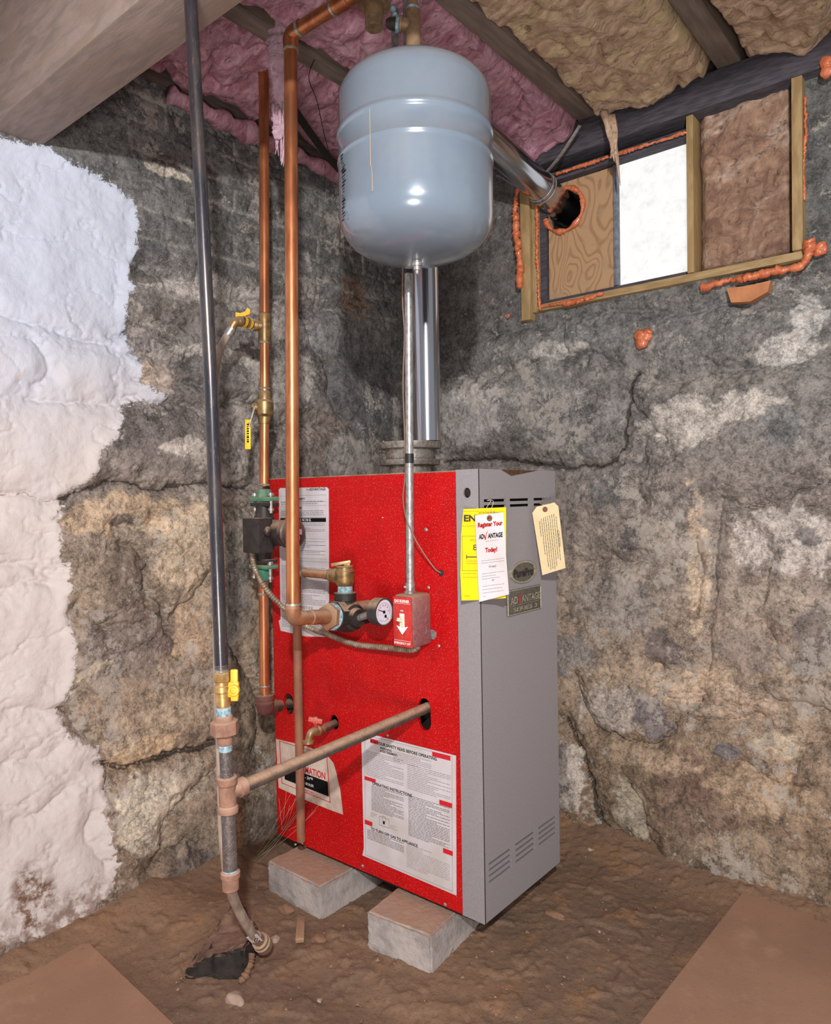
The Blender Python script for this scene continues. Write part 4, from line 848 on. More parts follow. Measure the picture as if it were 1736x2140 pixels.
def tx_cream(m, g, X, Y, k):
    rng = np.random.RandomState(8)
    dn = g(1181-11, 1187)-g(1168-11, 1062); dn /= np.linalg.norm(dn); rt_ = np.cross(dn, -FW); rt_ = -rt_ if rt_@X < 0 else rt_
    m.text('CAUTION', g(1167.5, 1125), dn, rt_, 1, 0, bold=.01, fit=(33*k, 5*k))
    O = g(1126, 1075)
    for i, (s0_, s1_) in enumerate(((14, 46), (10, 86), (8, 112), (6, 118), (5, 116), (4, 118), (3, 112), (2, 96), (8, 100))):
        a = O+rt_*k*(4.4*i-1); t = s0_
        while t < s1_:
            e_ = min(t+2+rng.rand()*7, s1_); m.add([a+dn*k*t, a+dn*k*e_, a+dn*k*e_+rt_*k*1.3, a+dn*k*t+rt_*k*1.3], [(0, 1, 2, 3)], 0); t = e_+1.0
    return [INKC]
s1 = on(1127, 1052, 0, GX-.002)
tag('caution_tag', [(1112, 1072), (1121, 1059), (1158, 1050), (1166.5, 1058), (1181.5, 1187), (1133, 1202)], 1.475, CREAM, 'cream caution tag hanging at the right edge of the grey door', tx_cream, eye=(1138.5, 1064.5), string=[s1, s1+np.array([.012, 0, -.004]), at(1138, 1062, 1.474)])

# ---------------------------------------------------------------- concrete blocks under the boiler
def cblock(n, nl, tl, ztop, h, ln, label):
    n = np.array(n); tl = np.array(tl); X = (n-tl)[:2]; wid = np.linalg.norm(X); X = np.append(X/wid, 0); Yv = np.array([-X[1], X[0], 0])
    c = np.array([*(n[:2]+tl[:2])/2, 0])+Yv*ln/2; c[2] = ztop-h/2
    bm = bmesh.new(); bmesh.ops.create_cube(bm, size=2)
    for v in bm.verts: v.co = Vector((v.co.x*wid/2, v.co.y*ln/2, v.co.z*h/2))
    bmesh.ops.bevel(bm, geom=list(bm.edges), offset=.004, segments=2, affect='EDGES'); bmesh.ops.subdivide_edges(bm, edges=[e for e in bm.edges if e.calc_length() > .03], cuts=14, use_grid_fill=True)
    rr = random.Random(len(label))
    for v in bm.verts: v.co += Vector((rr.gauss(0, .0006), rr.gauss(0, .0006), rr.gauss(0, .0005)))
    bm.verts.index_update(); m = MB(); m.add([c+X*v.co.x+Yv*v.co.y+np.array([0, 0, v.co.z]) for v in bm.verts], [[v.index for v in f.verts] for f in bm.faces]); bm.free()
    return solo('concrete_block', m, CBLOCK, label, 'block', 'concrete blocks under the boiler', smooth=30)
cblock((-1.118, 1.021), 0, (-1.293, 1.024), .0715, .095, .345, 'dusty concrete block under the left end of the boiler behind the pipes')
cblock((-.829, 1.030), 0, (-.979, 1.016), .0715, .095, .345, 'dusty concrete block under the right end of the boiler nearest the grey corner')

# ---------------------------------------------------------------- expansion tank
TC = at(867.5, 330, 1.235); tx, ty = TC[0], TC[1]; R = .1315
TK = thing('expansion_tank', (tx, ty, 1.285), 'large glossy grey expansion tank hanging in front of the flue', 'tank')
prof = [(1.2875, .004), (1.288, .02), (1.291, .045), (1.2965, .07), (1.305, .092), (1.3165, .11), (1.330, .1215), (1.343, .128), (1.356, .1305), (1.375, R-.0005), (1.44, R-.0005), (1.4455, R), (1.4475, R+.0012), (1.4495, R+.0012), (1.4515, R-.0005), (1.484, R-.0005), (1.4865, R+.0002), (1.489, R+.0018), (1.4935, R+.0018), (1.497, R-.0008), (1.502, R-.0022),
        (1.552, R-.0022), (1.566, R-.0045), (1.578, R-.012), (1.588, .106), (1.597, .083), (1.603, .055), (1.607, .028), (1.608, .008)]
m = MB().lathe((tx, ty, 0), (tx, ty, 1), prof, 96); part('tank_body', m, TANK, TK, smooth=60)
part('drain_plug', MB().lathe((tx, ty, 1.289), (tx, ty, 1.2), [(-.002, .0085), (.004, .0085), (.005, .0095), (.010, .0095), (.0105, .0065), (.017, .0065), (.018, .004), (.021, .0035), (.0235, .0015)], 18), BOLT, TK)
# printed strip on the left flank
m = MB(); rng = np.random.RandomState(9)
ang0 = math.atan2(-FW[1], -FW[0])-1.18
for i in range(22):
    z = 1.455-.005*i-.0
    a0 = ang0-.02+rng.rand()*.06; a1 = a0+.06+rng.rand()*.07; hgt = .0012+.002*rng.rand()*(rng.rand() < .5)
    z -= .012; mq = [(tx+(R+.0006)*math.cos(a), ty+(R+.0006)*math.sin(a), zz) for a, zz in ((a0, z), (a1, z), (a1, z+hgt), (a0, z+hgt))]; m.add(mq, [(0, 1, 2, 3)])
part('printed_marks', m, INK, TK, 'black printed marks on the left flank', smooth=0)
# rust drip line
m = MB(); a = ang0+.62; P = [(tx+(R+.0009)*math.cos(a+.012*math.sin(z*60)*(z < 1.40)+(0 if z > 1.40 else (1.40-z)*.5)), ty+(R+.0009)*math.sin(a+.012*math.sin(z*60)*(z < 1.40)+(0 if z > 1.40 else (1.40-z)*.5)), z) for z in np.linspace(1.49, 1.36, 30)]
m.tube(P, .0006, 5); part('rust_drip', m, mat('rust_drip', L((168, 150, 118)), None, .6), TK, 'thin tan drip line')

# bronze fittings that carry the tank
def up(px, py, d): return at(px, py, d)
Dt = 1.235; FT = thing('tank_tee_fitting', (tx, ty, 1.60), 'bronze tee with blue sealing tape screwed into the tank top', 'pipe fitting')
A = np.array([tx, ty, 1.602]); Bz = np.array([tx, ty, 1.9]); zt_ = lambda py: at(862, py, Dt)[2]
part('thread_tape', MB().lathe(A, Bz, [(0, .0105), (.010, .0105)], 20).lathe(A, Bz, [(zt_(30)-1.602, .0105), (zt_(21)-1.602, .0105)], 20), TAPE, FT)
part('tee_body', MB().lathe(A, Bz, [(.008, .0135), (.013, .0140), (.016, .0125), (zt_(50)-1.602, .0125), (zt_(34)-1.602, .0130), (zt_(29)-1.602, .0130)], 28).lathe((tx, ty, zt_(58)), tuple(np.array([tx, ty, zt_(58)])-RT*.1+np.array([0, 0, .012])), [(0, .011), (.018, .011), (.0185, .0135), (.024, .0135)], 24), BRONZE, FT)
cc = np.array([tx, ty, zt_(58)]); dr = -RT*.1+np.array([0, 0, .012]); dr = dr/np.linalg.norm(dr)
part('branch_tape', MB().lathe(cc, cc+dr, [(.022, .0135), (.029, .0135)], 24), TAPE, FT); part('branch_plug', MB().lathe(cc, cc+dr, [(.028, .0115), (.040, .010), (.046, .006)], 20), BLKFIT, FT)
part('riser_pipe', MB().lathe(A, Bz, [(zt_(24)-1.602, .0088), (1.835-1.602, .0088)], 24), BRONZE, FT)
# bronze air vent body behind
Dv = 1.33; c = at(781, 60, Dv); k = Dv*S
AV = thing('air_vent', c, 'dusty bronze air vent hanging beside the tank near the joists', 'valve')
part('vent_cup', MB().lathe(c, c+UP, [(0, 17*k), (.002, 18*k), (46*k, 20*k), (48*k, 16*k)], 28), BRONZE, AV)
part('vent_body', MB().lathe(c+UP*44*k, c+UP, [(0, 30*k), (6*k, 33*k), (30*k, 33*k), (40*k, 22*k), (80*k, 14*k), (165*k, 14*k)], 28).obox(c+UP*52*k, (34*k, 12*k, 6*k), RT, FW, UP), BRONZE, AV)
part('side_tape', MB().ball(at(821, 18, Dv), .006, seg=8).ball(at(825, 30, Dv), .005, seg=8), TAPE, AV)
c = at(824, 80, 1.40); solo('hanger_rod', MB().lathe(at(825, 112, 1.40), at(825, -60, 1.40), [(0, .0072), (.16, .0072)], 16), GALV, 'grey steel rod hanging down behind the tank top', 'rod')

# ---------------------------------------------------------------- flue
FL = thing('flue_pipe', (-1.09, 1.25, ZT), 'shiny stainless steel flue rising from the boiler top and out through the plywood', 'flue pipe')
cx = on(856, 940, 1, 1.25); c0 = np.array([cx[0], 1.25, ZT-.004]); cu = c0+np.array([0, 0, 1.]); k = depth(c0)*S
part('collar', MB().lathe(c0, cu, [(0, 44*k), (22*k, 44*k), (23*k, 62*k), (32*k, 64*k), (34*k, 64*k), (35*k, 48*k), (36*k, 48*k)], 48), FLANGE, FL)
part('flange_ring', MB().lathe(c0, cu, [(36*k, 50*k), (56*k, 50*k), (57*k, 65*k), (68*k, 68*k), (70*k, 68*k), (71*k, 30*k)], 48), FLANGE, FL)
for a in (2.2, 4.2, 5.4, .3):
    part('collar_screw', MB().ball((c0[0]+.075*math.cos(a)*.82, c0[1]+.075*math.sin(a)*.82, c0[2]+72*k), .0028, seg=8), BOLT, FL)
fc = on(891, 800, 1, 1.262); RV = 28*depth(fc)*S
hole = on(1180, 437, 1, 1.80)
# height of the elbow so that the run passes the point seen right of the tank
best = min(np.linspace(1.6, 2.1, 400), key=lambda z: abs((lambda A_, B_: (lambda P: (1070-F_PX*((P-CAM)@UP)/((P-CAM)@FW)))(A_+(B_-A_)*.35)-((437)+(272-437)*(1180-(868+F_PX*(((A_+(B_-A_)*.35)-CAM)@RT)/(((A_+(B_-A_)*.35)-CAM)@FW)))/(1180-1040.)))(hole, np.array([fc[0], 1.262, z]))))
ez = min(best, 1.80); top = np.array([fc[0], 1.262, ez]); dirn = (hole-top)/np.linalg.norm(hole-top)
part('vertical_pipe', MB().lathe((fc[0], 1.262, ZT+68*k), (fc[0], 1.262, 3), [(0, RV), (ez-.05-ZT-68*k, RV)], 48), CHROME, FL)
ep = smoothpath([top+np.array([0, 0, -.055]), top+np.array([0, 0, -.02]), top+dirn*.02, top+dirn*.055], 8)
part('elbow', MB().tube(ep, [RV+(.0375-RV)*i/(len(ep)-1)+.001 for i in range(len(ep))], 40), CHROME, FL)
part('sloping_pipe', MB().lathe(top+dirn*.05, hole, [(0, .0375), (np.linalg.norm(hole-top)-.05+.03, .0375)], 48), CHROME, FL)
# strap hanger round the sloping pipe
tt = np.linalg.norm(hole-top); hc2 = hole-dirn*.105
u_ = np.cross(dirn, [0, 0, 1.]); u_ /= np.linalg.norm(u_); v_ = np.cross(u_, dirn)
ST = thing('strap_hanger', hc2, 'bent galvanised wire strap looped around the sloping flue', 'hanger')
m = MB()
for off in (-.006, .006): m.tube([hc2+dirn*off+(u_*math.cos(t)+v_*math.sin(t))*.0395 for t in np.linspace(0, 2*math.pi, 30)], .0018, 8)
part('loop', m, GALV, ST)
e1 = on(1212, 262, 1, 1.66); e2 = on(1040, 372, 1, 1.62)
part('strap_end', MB().tube(smoothpath([hc2+v_*.040+u_*-.0, (hc2+v_*.042+e1)/2+np.array([0, 0, -.008]), e1], 8), .0055, 8, fl=(1, .25)), GALV, ST)
part('strap_end', MB().tube(smoothpath([hc2-v_*.038-dirn*.004, (hc2-v_*.04+e2)/2+np.array([0, 0, .004]), e2+np.array([0, 0, .006]), e2], 8), .004, 8, fl=(1, .3)), GALV, ST)

# ---------------------------------------------------------------- black gas pipe
DG = 1.083; kg = DG*S
def gp(y): # axis of the gas drop
    xs = np.interp(y, [-60, 0, 400, 800, 1395, 1500, 1660, 1840], [395, 398, 420, 440.5, 462.5, 468, 475.5, 482]); return at(float(xs), y, float(np.interp(y, [0, 1660], [1.035, DG])))
GAS = thing('gas_pipe', gp(1850), 'long black gas pipe with yellow handled valve dropping in front of the wall', 'pipe')
def seg(y0, y1, prof, mb=None, n=32, ax=gp):
    mb = mb or MB(); A, B = ax(y0), ax(y1); Ln = np.linalg.norm(B-A); mb.lathe(A, B, [(t*Ln, r) for t, r in prof], n); return mb
m = MB().tube([gp(y) for y in np.linspace(-12, 1398, 30)], [kg*v_ for v_ in np.linspace(13.2, 14, 30)], 32)
part('riser', m, BLKPIPE, GAS)
m = MB()
for i in range(7): seg(1388+i*3.4, 1391.4+i*3.4, [(0, 13*kg), (.5, 14.4*kg), (1, 13*kg)], m)
part('pipe_thread', m, BOLT, GAS)
m = MB(); seg(1404, 1424, [(0, 16*kg), (.1, 18*kg), (.9, 18*kg), (1, 16*kg)], m, 6); seg(1424, 1470, [(0, 14*kg), (.15, 14*kg), (.2, 17*kg), (.45, 17.5*kg), (.5, 15.5*kg), (1, 15.5*kg)], m); seg(1462, 1478, [(0, 14*kg), (.5, 15*kg), (1, 14*kg)], m)
vl = part('gas_valve', m, BRASSN, GAS, 'brass ball valve body')
hb = gp(1440)+RT*18*kg-FW*.002; m = MB()
m.obox(hb+RT*6*kg+UP*0*kg, (11*kg, 6*kg, 16*kg), RT, FW, UP, bev=.002).obox(hb+RT*7*kg+UP*24*kg, (8*kg, 4*kg, 18*kg), RT, FW, UP, bev=.0025).obox(hb+RT*8*kg-UP*16*kg, (8*kg, 5*kg, 8*kg), RT, FW, UP, bev=.002).lathe(hb+RT*8*kg-FW*6*kg, hb+RT*8*kg-FW, [(-.002, 12*kg), (.004, 11*kg), (.0042, 7*kg), (.001, 6.5*kg)], 24)
part('valve_handle', m, YHAND, vl, 'yellow wing handle')
m = MB(); seg(1476, 1499, [(0, 13.5*kg), (.1, 15.5*kg), (.9, 15*kg), (1, 14*kg)], m); seg(1553, 1572, [(0, 12*kg), (.2, 14*kg), (.8, 13.6*kg), (1, 13*kg)], m); seg(1690, 1708, [(0, 13*kg), (.3, 15*kg), (1, 13.8*kg)], m); seg(1812, 1826, [(0, 14*kg), (.5, 15.4*kg), (1, 15*kg)], m)
part('thread_tape', m, TAPE, GAS, 'pale blue thread tape')
m = MB(); seg(1494, 1512, [(0, 16*kg), (.2, 18*kg), (1, 18*kg)], m); seg(1505, 1535, [(0, 24*kg), (.08, 29*kg), (.9, 29*kg), (1, 25*kg)], m, 8); seg(1530, 1556, [(0, 17*kg), (.8, 16*kg), (1, 14*kg)], m)
part('union', m, RUSTFIT, GAS, 'dust covered pipe union')
part('nipple', seg(1550, 1636, [(0, 13.5*kg), (1, 13.5*kg)]), NIPPLE, GAS)
m = MB(); seg(1622, 1640, [(0, 18*kg), (.1, 21*kg), (.85, 21*kg), (1, 18.5*kg)], m); seg(1638, 1686, [(0, 18*kg), (1, 18*kg)], m); seg(1682, 1700, [(0, 18.5*kg), (.2, 21*kg), (.85, 21*kg), (1, 17*kg)], m)
tc_ = gp(1657); hz = on(885, 1482, 1, PY); bdir = (hz-tc_)/np.linalg.norm(hz-tc_); bl = np.linalg.norm(hz-tc_)
m.lathe(tc_, tc_+bdir, [(0, 17*kg), (.018, 17*kg), (.019, 20*kg), (.030, 20*kg), (.031, 15*kg)], 32)
part('tee', m, RUSTFIT, GAS, 'dust covered tee')
part('branch_pipe', MB().lathe(tc_, tc_+bdir, [(.024, 14.6*kg), (bl+.03, 14.6*kg)], 32), DUSTPIPE, GAS, 'long dusty branch pipe running into the boiler')
part('drip_leg', seg(1696, 1818, [(0, 14.5*kg), (1, 15*kg)]), NIPPLE, GAS)
part('cap', seg(1820, 1862, [(0, 17*kg), (.05, 20*kg), (.3, 20*kg), (.32, 17.5*kg), (.9, 17*kg), (1, 13*kg)]), RUSTFIT, GAS, 'dusty end cap')

# ---------------------------------------------------------------- front copper supply pipe
DC = 1.341; kc = DC*S
ct = at(607, 72, DC); cbm = at(612, 1292, DC)
CS = thing('supply_pipe', cbm, 'thick bright copper pipe standing in front of the red panel', 'pipe')
part('riser', MB().tube([ct+(cbm-ct)*t for t in np.linspace(.02, .985, 24)], 14*kc, 36), COPPER, CS)
xr = ct+np.array([1., 0, 0])*.30; m = MB().tube(smoothpath([ct-np.array([0, 0, .028]), ct-np.array([0, 0, .008]), ct+np.array([.010, 0, 0]), ct+np.array([.030, 0, 0])], 6), 16*kc, 30)
part('upper_elbow', m, COPPER, CS)
part('upper_run', MB().lathe(ct, xr, [(.02, 14*kc), (.115, 14*kc), (.116, 16*kc), (.15, 16*kc), (.151, 14*kc), (.30, 14*kc)], 30), COPPER, CS)
part('solder_ring', MB().lathe(ct, xr, [(.024, 16.8*kc), (.030, 16.8*kc)], 30).lathe(ct, xr, [(.112, 16.6*kc), (.117, 16.6*kc)], 30).lathe(ct, cbm, [(.028, 16.4*kc), (.032, 16.4*kc)], 30).lathe(cbm, ct, [(.024, 16.4*kc), (.028, 16.4*kc)], 30), SOLDER, CS)
tee = on(722, 1287, 1, 1.035); e_ = (tee-cbm); e_ = e_/np.linalg.norm(e_); tl_ = np.linalg.norm(tee-cbm)
up_ = (ct-cbm)/np.linalg.norm(ct-cbm)
part('lower_elbow', MB().tube(smoothpath([cbm+up_*.026, cbm+up_*.008, cbm+e_*.008, cbm+e_*.028], 6), [15*kc]*2+[16.5*kc]*14+[16.2*kc]*3, 32), COPPERD, CS)
part('lower_run', MB().lathe(cbm, tee, [(.022, 14.5*kc), (.045, 14.5*kc), (.046, 16.3*kc), (.075, 16.3*kc), (tl_*.62, 16.3*kc)], 32), COPPERD, CS)

# black tee, relief valve, gauge
BT = thing('black_iron_tee', tee, 'black dusty iron tee between the copper pipe and the gauge', 'pipe fitting')
kb = depth(tee)*S*1.22; m = MB()
m.lathe(tee-e_*.040, tee, [(0, 21*kb), (.001, 26*kb), (.020, 27*kb), (.022, 20*kb)], 8).lathe(tee-e_*.030, tee+e_, [(0, 22*kb), (.05, 24*kb)], 24)
m.ball(tee+e_*.004, 29*kb, seg=16, sc=(1.05, 1.0, 1)); m.lathe(tee, (tee[0], tee[1], 2), [(0, 18*kb), (.030, 17*kb), (.032, 19*kb), (.047, 19*kb)], 28)
gdir = np.array([1.0, -.12, .0]); gdir /= np.linalg.norm(gdir)
m.lathe(tee, tee+gdir, [(0, 24*kb), (.030, 22*kb), (.032, 17*kb), (.044, 15*kb)], 28)
ydir = np.array([0, 1., 0]); m.lathe(tee, tee+ydir, [(0, 22*kb), (.075, 20*kb)], 24)
part('tee_body', m, BLKFIT, BT)
part('bushing', MB().lathe(tee-e_*.058, tee, [(0, 18*kb), (.003, 23*kb), (.012, 23*kb), (.014, 19*kb)], 6), COPPERD, BT)
part('thread_tape', MB().lathe(tee-e_*.0465, tee, [(0, 22*kb), (.005, 23.5*kb), (.008, 22*kb)], 30), TAPE, BT)
rvb = np.array([tee[0], tee[1], tee[2]+.046]); ru = rvb+np.array([0, 0, 1.]); kr = kb
RV_ = thing('relief_valve', rvb, 'dusty brass relief valve with flip lever above the black tee', 'valve')
rc = on(736, 1205, 1, rvb[1]); zz_ = lambda py: on(736, py, 1, rvb[1])[2]-rvb[2]
part('thread_tape', MB().lathe(rvb, ru, [(0, 12*kr), (.003, 13*kr), (max(.008, zz_(1226)), 12.5*kr)], 20), TAPE, RV_)
part('valve_body', MB().lathe(rvb, ru, [(zz_(1226), 12*kr), (zz_(1222), 15*kr), (zz_(1216), 16.5*kr), (zz_(1194), 17*kr), (zz_(1193), 15*kr), (zz_(1191), 15*kr), (zz_(1190), 14*kr), (zz_(1186), 14*kr), (zz_(1185), 15*kr), (zz_(1183), 14*kr)], 28).lathe((rvb[0], rvb[1], rc[2]), (rvb[0]-1, rvb[1], rc[2]), [(0, 14*kr), (.020, 14*kr), (.034, 11.5*kr), (.035, 13*kr), (.040, 12*kr)], 24), BRASS, RV_)
lv = np.array([rvb[0], rvb[1], on(736, 1180, 1, rvb[1])[2]])  # lever height
part('test_lever', MB().obox(lv-RT*6*kr+UP*1.5*kr, (17*kr, 5*kr, 2.8*kr), RT*.985+UP*.17, FW, UP*.985-RT*.17, bev=.0008).obox(lv+RT*4*kr-UP*2*kr, (5*kr, 4*kr, 4*kr), RT, FW, UP), BRASS, RV_)
# discharge pipe
dtop = np.array([on(619, 1205, 1, rvb[1])[0], rvb[1], rc[2]]); dbot = on(629, 1757, 1, rvb[1]+.005)
DP = thing('discharge_pipe', dbot, 'thin dusty copper pipe dropping from the relief valve to just above the block', 'pipe')
kd = depth(dbot)*S; rd = .0093
part('horizontal_run', MB().lathe((rvb[0]-.036, rvb[1], rc[2]), dtop, [(0, rd+.0014), (.018, rd+.0014), (.019, rd), (np.linalg.norm(dtop-rvb)-.036, rd)], 24), COPPERD, DP)
part('elbow', MB().tube(smoothpath([dtop+np.array([.024, 0, 0]), dtop+np.array([.008, 0, 0]), dtop+np.array([0, 0, -.010]), dtop+np.array([0, 0, -.026])], 6), rd+.0014, 24), COPPERD, DP)
dd_ = (dbot-dtop)/np.linalg.norm(dbot-dtop)
part('down_pipe', MB().lathe(dtop, dbot, [(.016, rd), (np.linalg.norm(dbot-dtop), rd), (np.linalg.norm(dbot-dtop)+.0001, rd*.8)], 24), RUSTC, DP)
part('solder_ring', MB().lathe(dtop+np.array([.027, 0, 0]), dtop, [(0, rd+.002), (.004, rd+.002)], 20), SOLDER, DP)
# gauge
gc = tee+gdir*.066; GA = thing('pressure_gauge', gc, 'round black pressure gauge with white dial beside the switch box', 'gauge')
fdir = -ray(797, 1278)+np.array([.55, .0, 0]); fdir = np.array([1.0, .0, .0]); fdir /= np.linalg.norm(fdir)
g0 = on(802, 1279, 1, 1.025); rg = 29.5*depth(g0)*S; g0 = g0
part('nut', MB().lathe(tee+gdir*.040, g0-fdir*.016, [(0, .007), (np.linalg.norm(g0-fdir*.016-tee-gdir*.040), .007)], 6), GALV, GA)
part('gauge_case', MB().lathe(g0-fdir*.024, g0, [(0, rg*.8), (.003, rg*.97), (.022, rg), (.026, rg), (.0262, rg*.9), (.0235, rg*.88)], 48), PUMPB, GA)
part('dial', MB().lathe(g0-fdir*.002, g0, [(0, rg*.89), (.0016, rg*.89)], 48), mat('dial_face', L((206, 206, 220)), L((194, 194, 210)), .5, 0, 200), GA, 'white dial face')
gx = np.cross([0, 0, 1.], fdir); gx /= np.linalg.norm(gx); gy = np.cross(fdir, gx); f0 = g0+fdir*.0000
m = MB()
def needle(o, ang, l, wd, mi):
    d = gx*math.cos(ang)+gy*math.sin(ang); n = np.cross(fdir, d); m.add([o-d*l*.25+n*wd, o-d*l*.25-n*wd, o+d*l-n*wd*.25, o+d*l+n*wd*.25], [(0, 1, 2, 3)], mi)
needle(f0+fdir*.0004, 2.75, rg*.66, .0012, 0); needle(f0-gy*rg*.32+gx*rg*.15+fdir*.0004, -.75, rg*.45, .0007, 0)
for o in (f0, f0-gy*rg*.32+gx*rg*.15): m.add([o+fdir*.0006+(gx*math.cos(t)+gy*math.sin(t))*rg*.12 for t in np.linspace(0, 2*math.pi, 12, endpoint=False)], [tuple(range(12))], 0)
for t in np.linspace(-.3, 3.4, 22):
    d = gx*math.cos(t)+gy*math.sin(t); n = np.cross(fdir, d); m.add([f0+fdir*.0003+d*rg*a+n*b for a, b in ((.58, .0003), (.58, -.0003), (.68, -.0003), (.68, .0003))], [(0, 1, 2, 3)], 1)
for i, t in enumerate(np.linspace(2.9, .1, 6)):
    d = gx*math.cos(t)+gy*math.sin(t); m.text(str(i*10+10), f0+d*rg*.47+fdir*.0002, gx, gy, rg*.15, 1, d=.0002)
for t in np.linspace(3.9, 5.5, 12):
    d = gx*math.cos(t)+gy*math.sin(t); n = np.cross(fdir, d); m.add([f0+fdir*.0003+d*rg*a+n*b for a, b in ((.62, .0003), (.62, -.0003), (.72, -.0003), (.72, .0003))], [(0, 1, 2, 3)], 2)
part('needle', m, [INK, REDINK2, mat('blue_ink', L((70, 90, 150)), None, .7)], GA, smooth=0)

# ---------------------------------------------------------------- emergency switch, conduit, cables
yb = 1.045
sw0 = on(820, 1252, 1, yb); sw1 = on(861, 1352, 1, yb)
zT, zB_ = on(840, 1247, 1, yb)[2], on(840, 1352, 1, yb)[2]; X0, X1 = sw0[0], sw1[0]
SWT = thing('emergency_switch', ((X0+X1)/2, yb+.03, zB_), 'red gas burner emergency switch box mounted on the red panel', 'switch')
part('box', MB().box((X0, yb+.003, zB_-.001), (X1+.0015, PY-.0005, zT+.003), bev=.006), mat('dusty_red_box', L((150, 96, 100)), L((128, 84, 88)), .55, .3, 120, dust=.9, speck=.9), SWT, 'dusty steel box')
cv = part('cover_plate', MB().box((X0+.0004, yb, zB_), (X1-.0004, yb+.003, zT-.0006), bev=.0012), REDS, SWT, 'red cover plate')
m = MB(); xc = (X0+X1)/2; f_ = lambda px, py: on(px, py, 1, yb-.0004)
TH = zT-zB_
WP = X1-X0; m.text('GAS BURNER', (xc, yb-.0003, zT-.0085), RX, RZ, 1, 0, bold=.03, fit=(WP*.80, .0058)); m.text('EMERGENCY OFF', (xc, yb-.0003, zB_+.0072), RX, RZ, 1, 0, bold=.02, fit=(WP*.86, .0046))
m.text('ON', (xc, yb-.0003, zT-.027), RX, RZ, .0045, 0, bold=.02)
zc_ = (zT+zB_)/2-.001; aw = .0058
arrow = [(xc-aw, zc_+.017), (xc+aw, zc_+.017), (xc+aw, zc_-.009), (xc+.0145, zc_-.007), (xc, zc_-.0235), (xc-.0145, zc_-.007), (xc-aw, zc_-.009)]
m.sheet(arrow, [], lambda x, z, d: (x, yb-.0006+d, z), .0004, 0)
m.box((X0+.003, yb-.0005, zT-.0135), (X1-.003, yb-.0002, zT-.0130)).box((X0+.003, yb-.0005, zB_+.0125), (X1-.003, yb-.0002, zB_+.0120))
part('printed_text', m, [WHITEI], cv, smooth=0)
part('toggle', MB().box((xc-.0035, yb-.001, zc_-.010), (xc+.0035, yb+.001, zc_+.013), bev=.0005).obox((xc-.001, yb-.006, zc_+.005), (.0028, .0065, .0035), Y=(0, .93, -.37), Z=(0, .37, .93), bev=.001), mat('ivory', L((226, 214, 186)), None, .5), SWT, 'ivory toggle')
part('cover_screw', MB().lathe((xc, yb, zT-.020), (xc, yb-1, zT-.020), [(0, .0016), (.0008, .001)], 10).lathe((xc, yb, zB_+.019), (xc, yb-1, zB_+.019), [(0, .0016), (.0008, .001)], 10), REDH, SWT)
m = MB()
for dz in (.018, 0, -.018, ):
    zc2 = (zT+zB_)/2+dz*1.2+.003; m.tube([(X1+.0018, (yb+PY)/2+.004+.0075*math.cos(t), zc2+.0085*math.sin(t)) for t in np.linspace(-1.9, 1.9, 16)], .0004, 6)
part('knockout_ring', m, GALV, SWT)
# conduit
yc_ = (yb+PY)/2+.002; cbx = np.array([on(857, 1245, 1, yc_)[0], yc_, zT+.003]); r_c = 8.6*depth(cbx)*S
CD = thing('electrical_conduit', cbx, 'thin galvanised conduit rising from the switch box behind the tank', 'conduit')
ctop = on(853, 500, 1, yc_); ctop = cbx+(ctop-cbx)*1.9; ctop = ctop if ctop[2] < 1.83 else cbx+(ctop-cbx)*((1.83-cbx[2])/(ctop[2]-cbx[2]))
part('tube', MB().lathe(cbx, ctop, [(.01, r_c), (np.linalg.norm(ctop-cbx), r_c)], 28), GALV, CD)
lz = lambda py: (on(855, py, 1, yc_)[2]-cbx[2])
part('tape_band', MB().lathe(cbx, ctop, [(lz(968), r_c*1.06), (lz(948), r_c*1.08)], 28).lathe(cbx, ctop, [(lz(572), r_c*1.06), (lz(548), r_c*1.06)], 28), TAPEBLK, CD, 'black tape band')
part('connector', MB().lathe(cbx, ctop, [(-.001, r_c*1.55), (.003, r_c*1.5), (.0045, r_c*1.2), (.020, r_c*1.2), (.0205, r_c*1.08)], 24).ball(cbx-RT*.010+np.array([0, 0, .012])-FW*.004, .003, seg=8), BOLT, CD, 'zinc set screw connector')
# wire
wy = yc_+.006; G3 = np.array([GROM[0], PY-.006, GROM[1]])
wp_ = [on(843, 470, 1, wy), on(841, 620, 1, wy), on(845, 700, 1, wy), on(842, 800, 1, wy), on(845, 900, 1, wy), on(847, 985, 1, wy), on(842, 1040, 1, wy), on(848, 1080, 1, wy-.012), on(864, 1120, 1, wy-.012), on(880, 1148, 1, 1.078), on(896, 1172, 1, 1.088), on(910, 1190, 1, 1.095), G3+np.array([0, .004, 0])]
solo('thermostat_wire', MB().tube(smoothpath(wp_, 6), .0014, 8), WIRE, 'thin brown wire running beside the conduit into the red panel', 'wire')
# armoured cable
ac = [on(526, 1150, 1, 1.02), on(530, 1180, 1, 1.02), on(541, 1207, 1, 1.02), on(560, 1236, 1, 1.03), on(590, 1268, 1, 1.05), on(640, 1308, 1, 1.08), on(690, 1328, 1, 1.085), on(740, 1346, 1, 1.083), on(800, 1353, 1, 1.080), on(840, 1357, 1, 1.075), on(860, 1358, 1, 1.073), on(872, 1353, 1, 1.073), on(862, 1346, 1, 1.074)]
P = smoothpath(ac, 60); acc = 0; Rr = [.0060]
for a, b in zip(P[:-1], P[1:]):
    acc += np.linalg.norm(b-a); Rr.append(.0052+.0011*abs(math.sin(acc*math.pi/.0062)))
solo('armoured_cable', MB().tube(P, Rr, 14), ARMOR, 'ribbed armoured cable sagging from the pump to the switch box', 'cable', smooth=50)

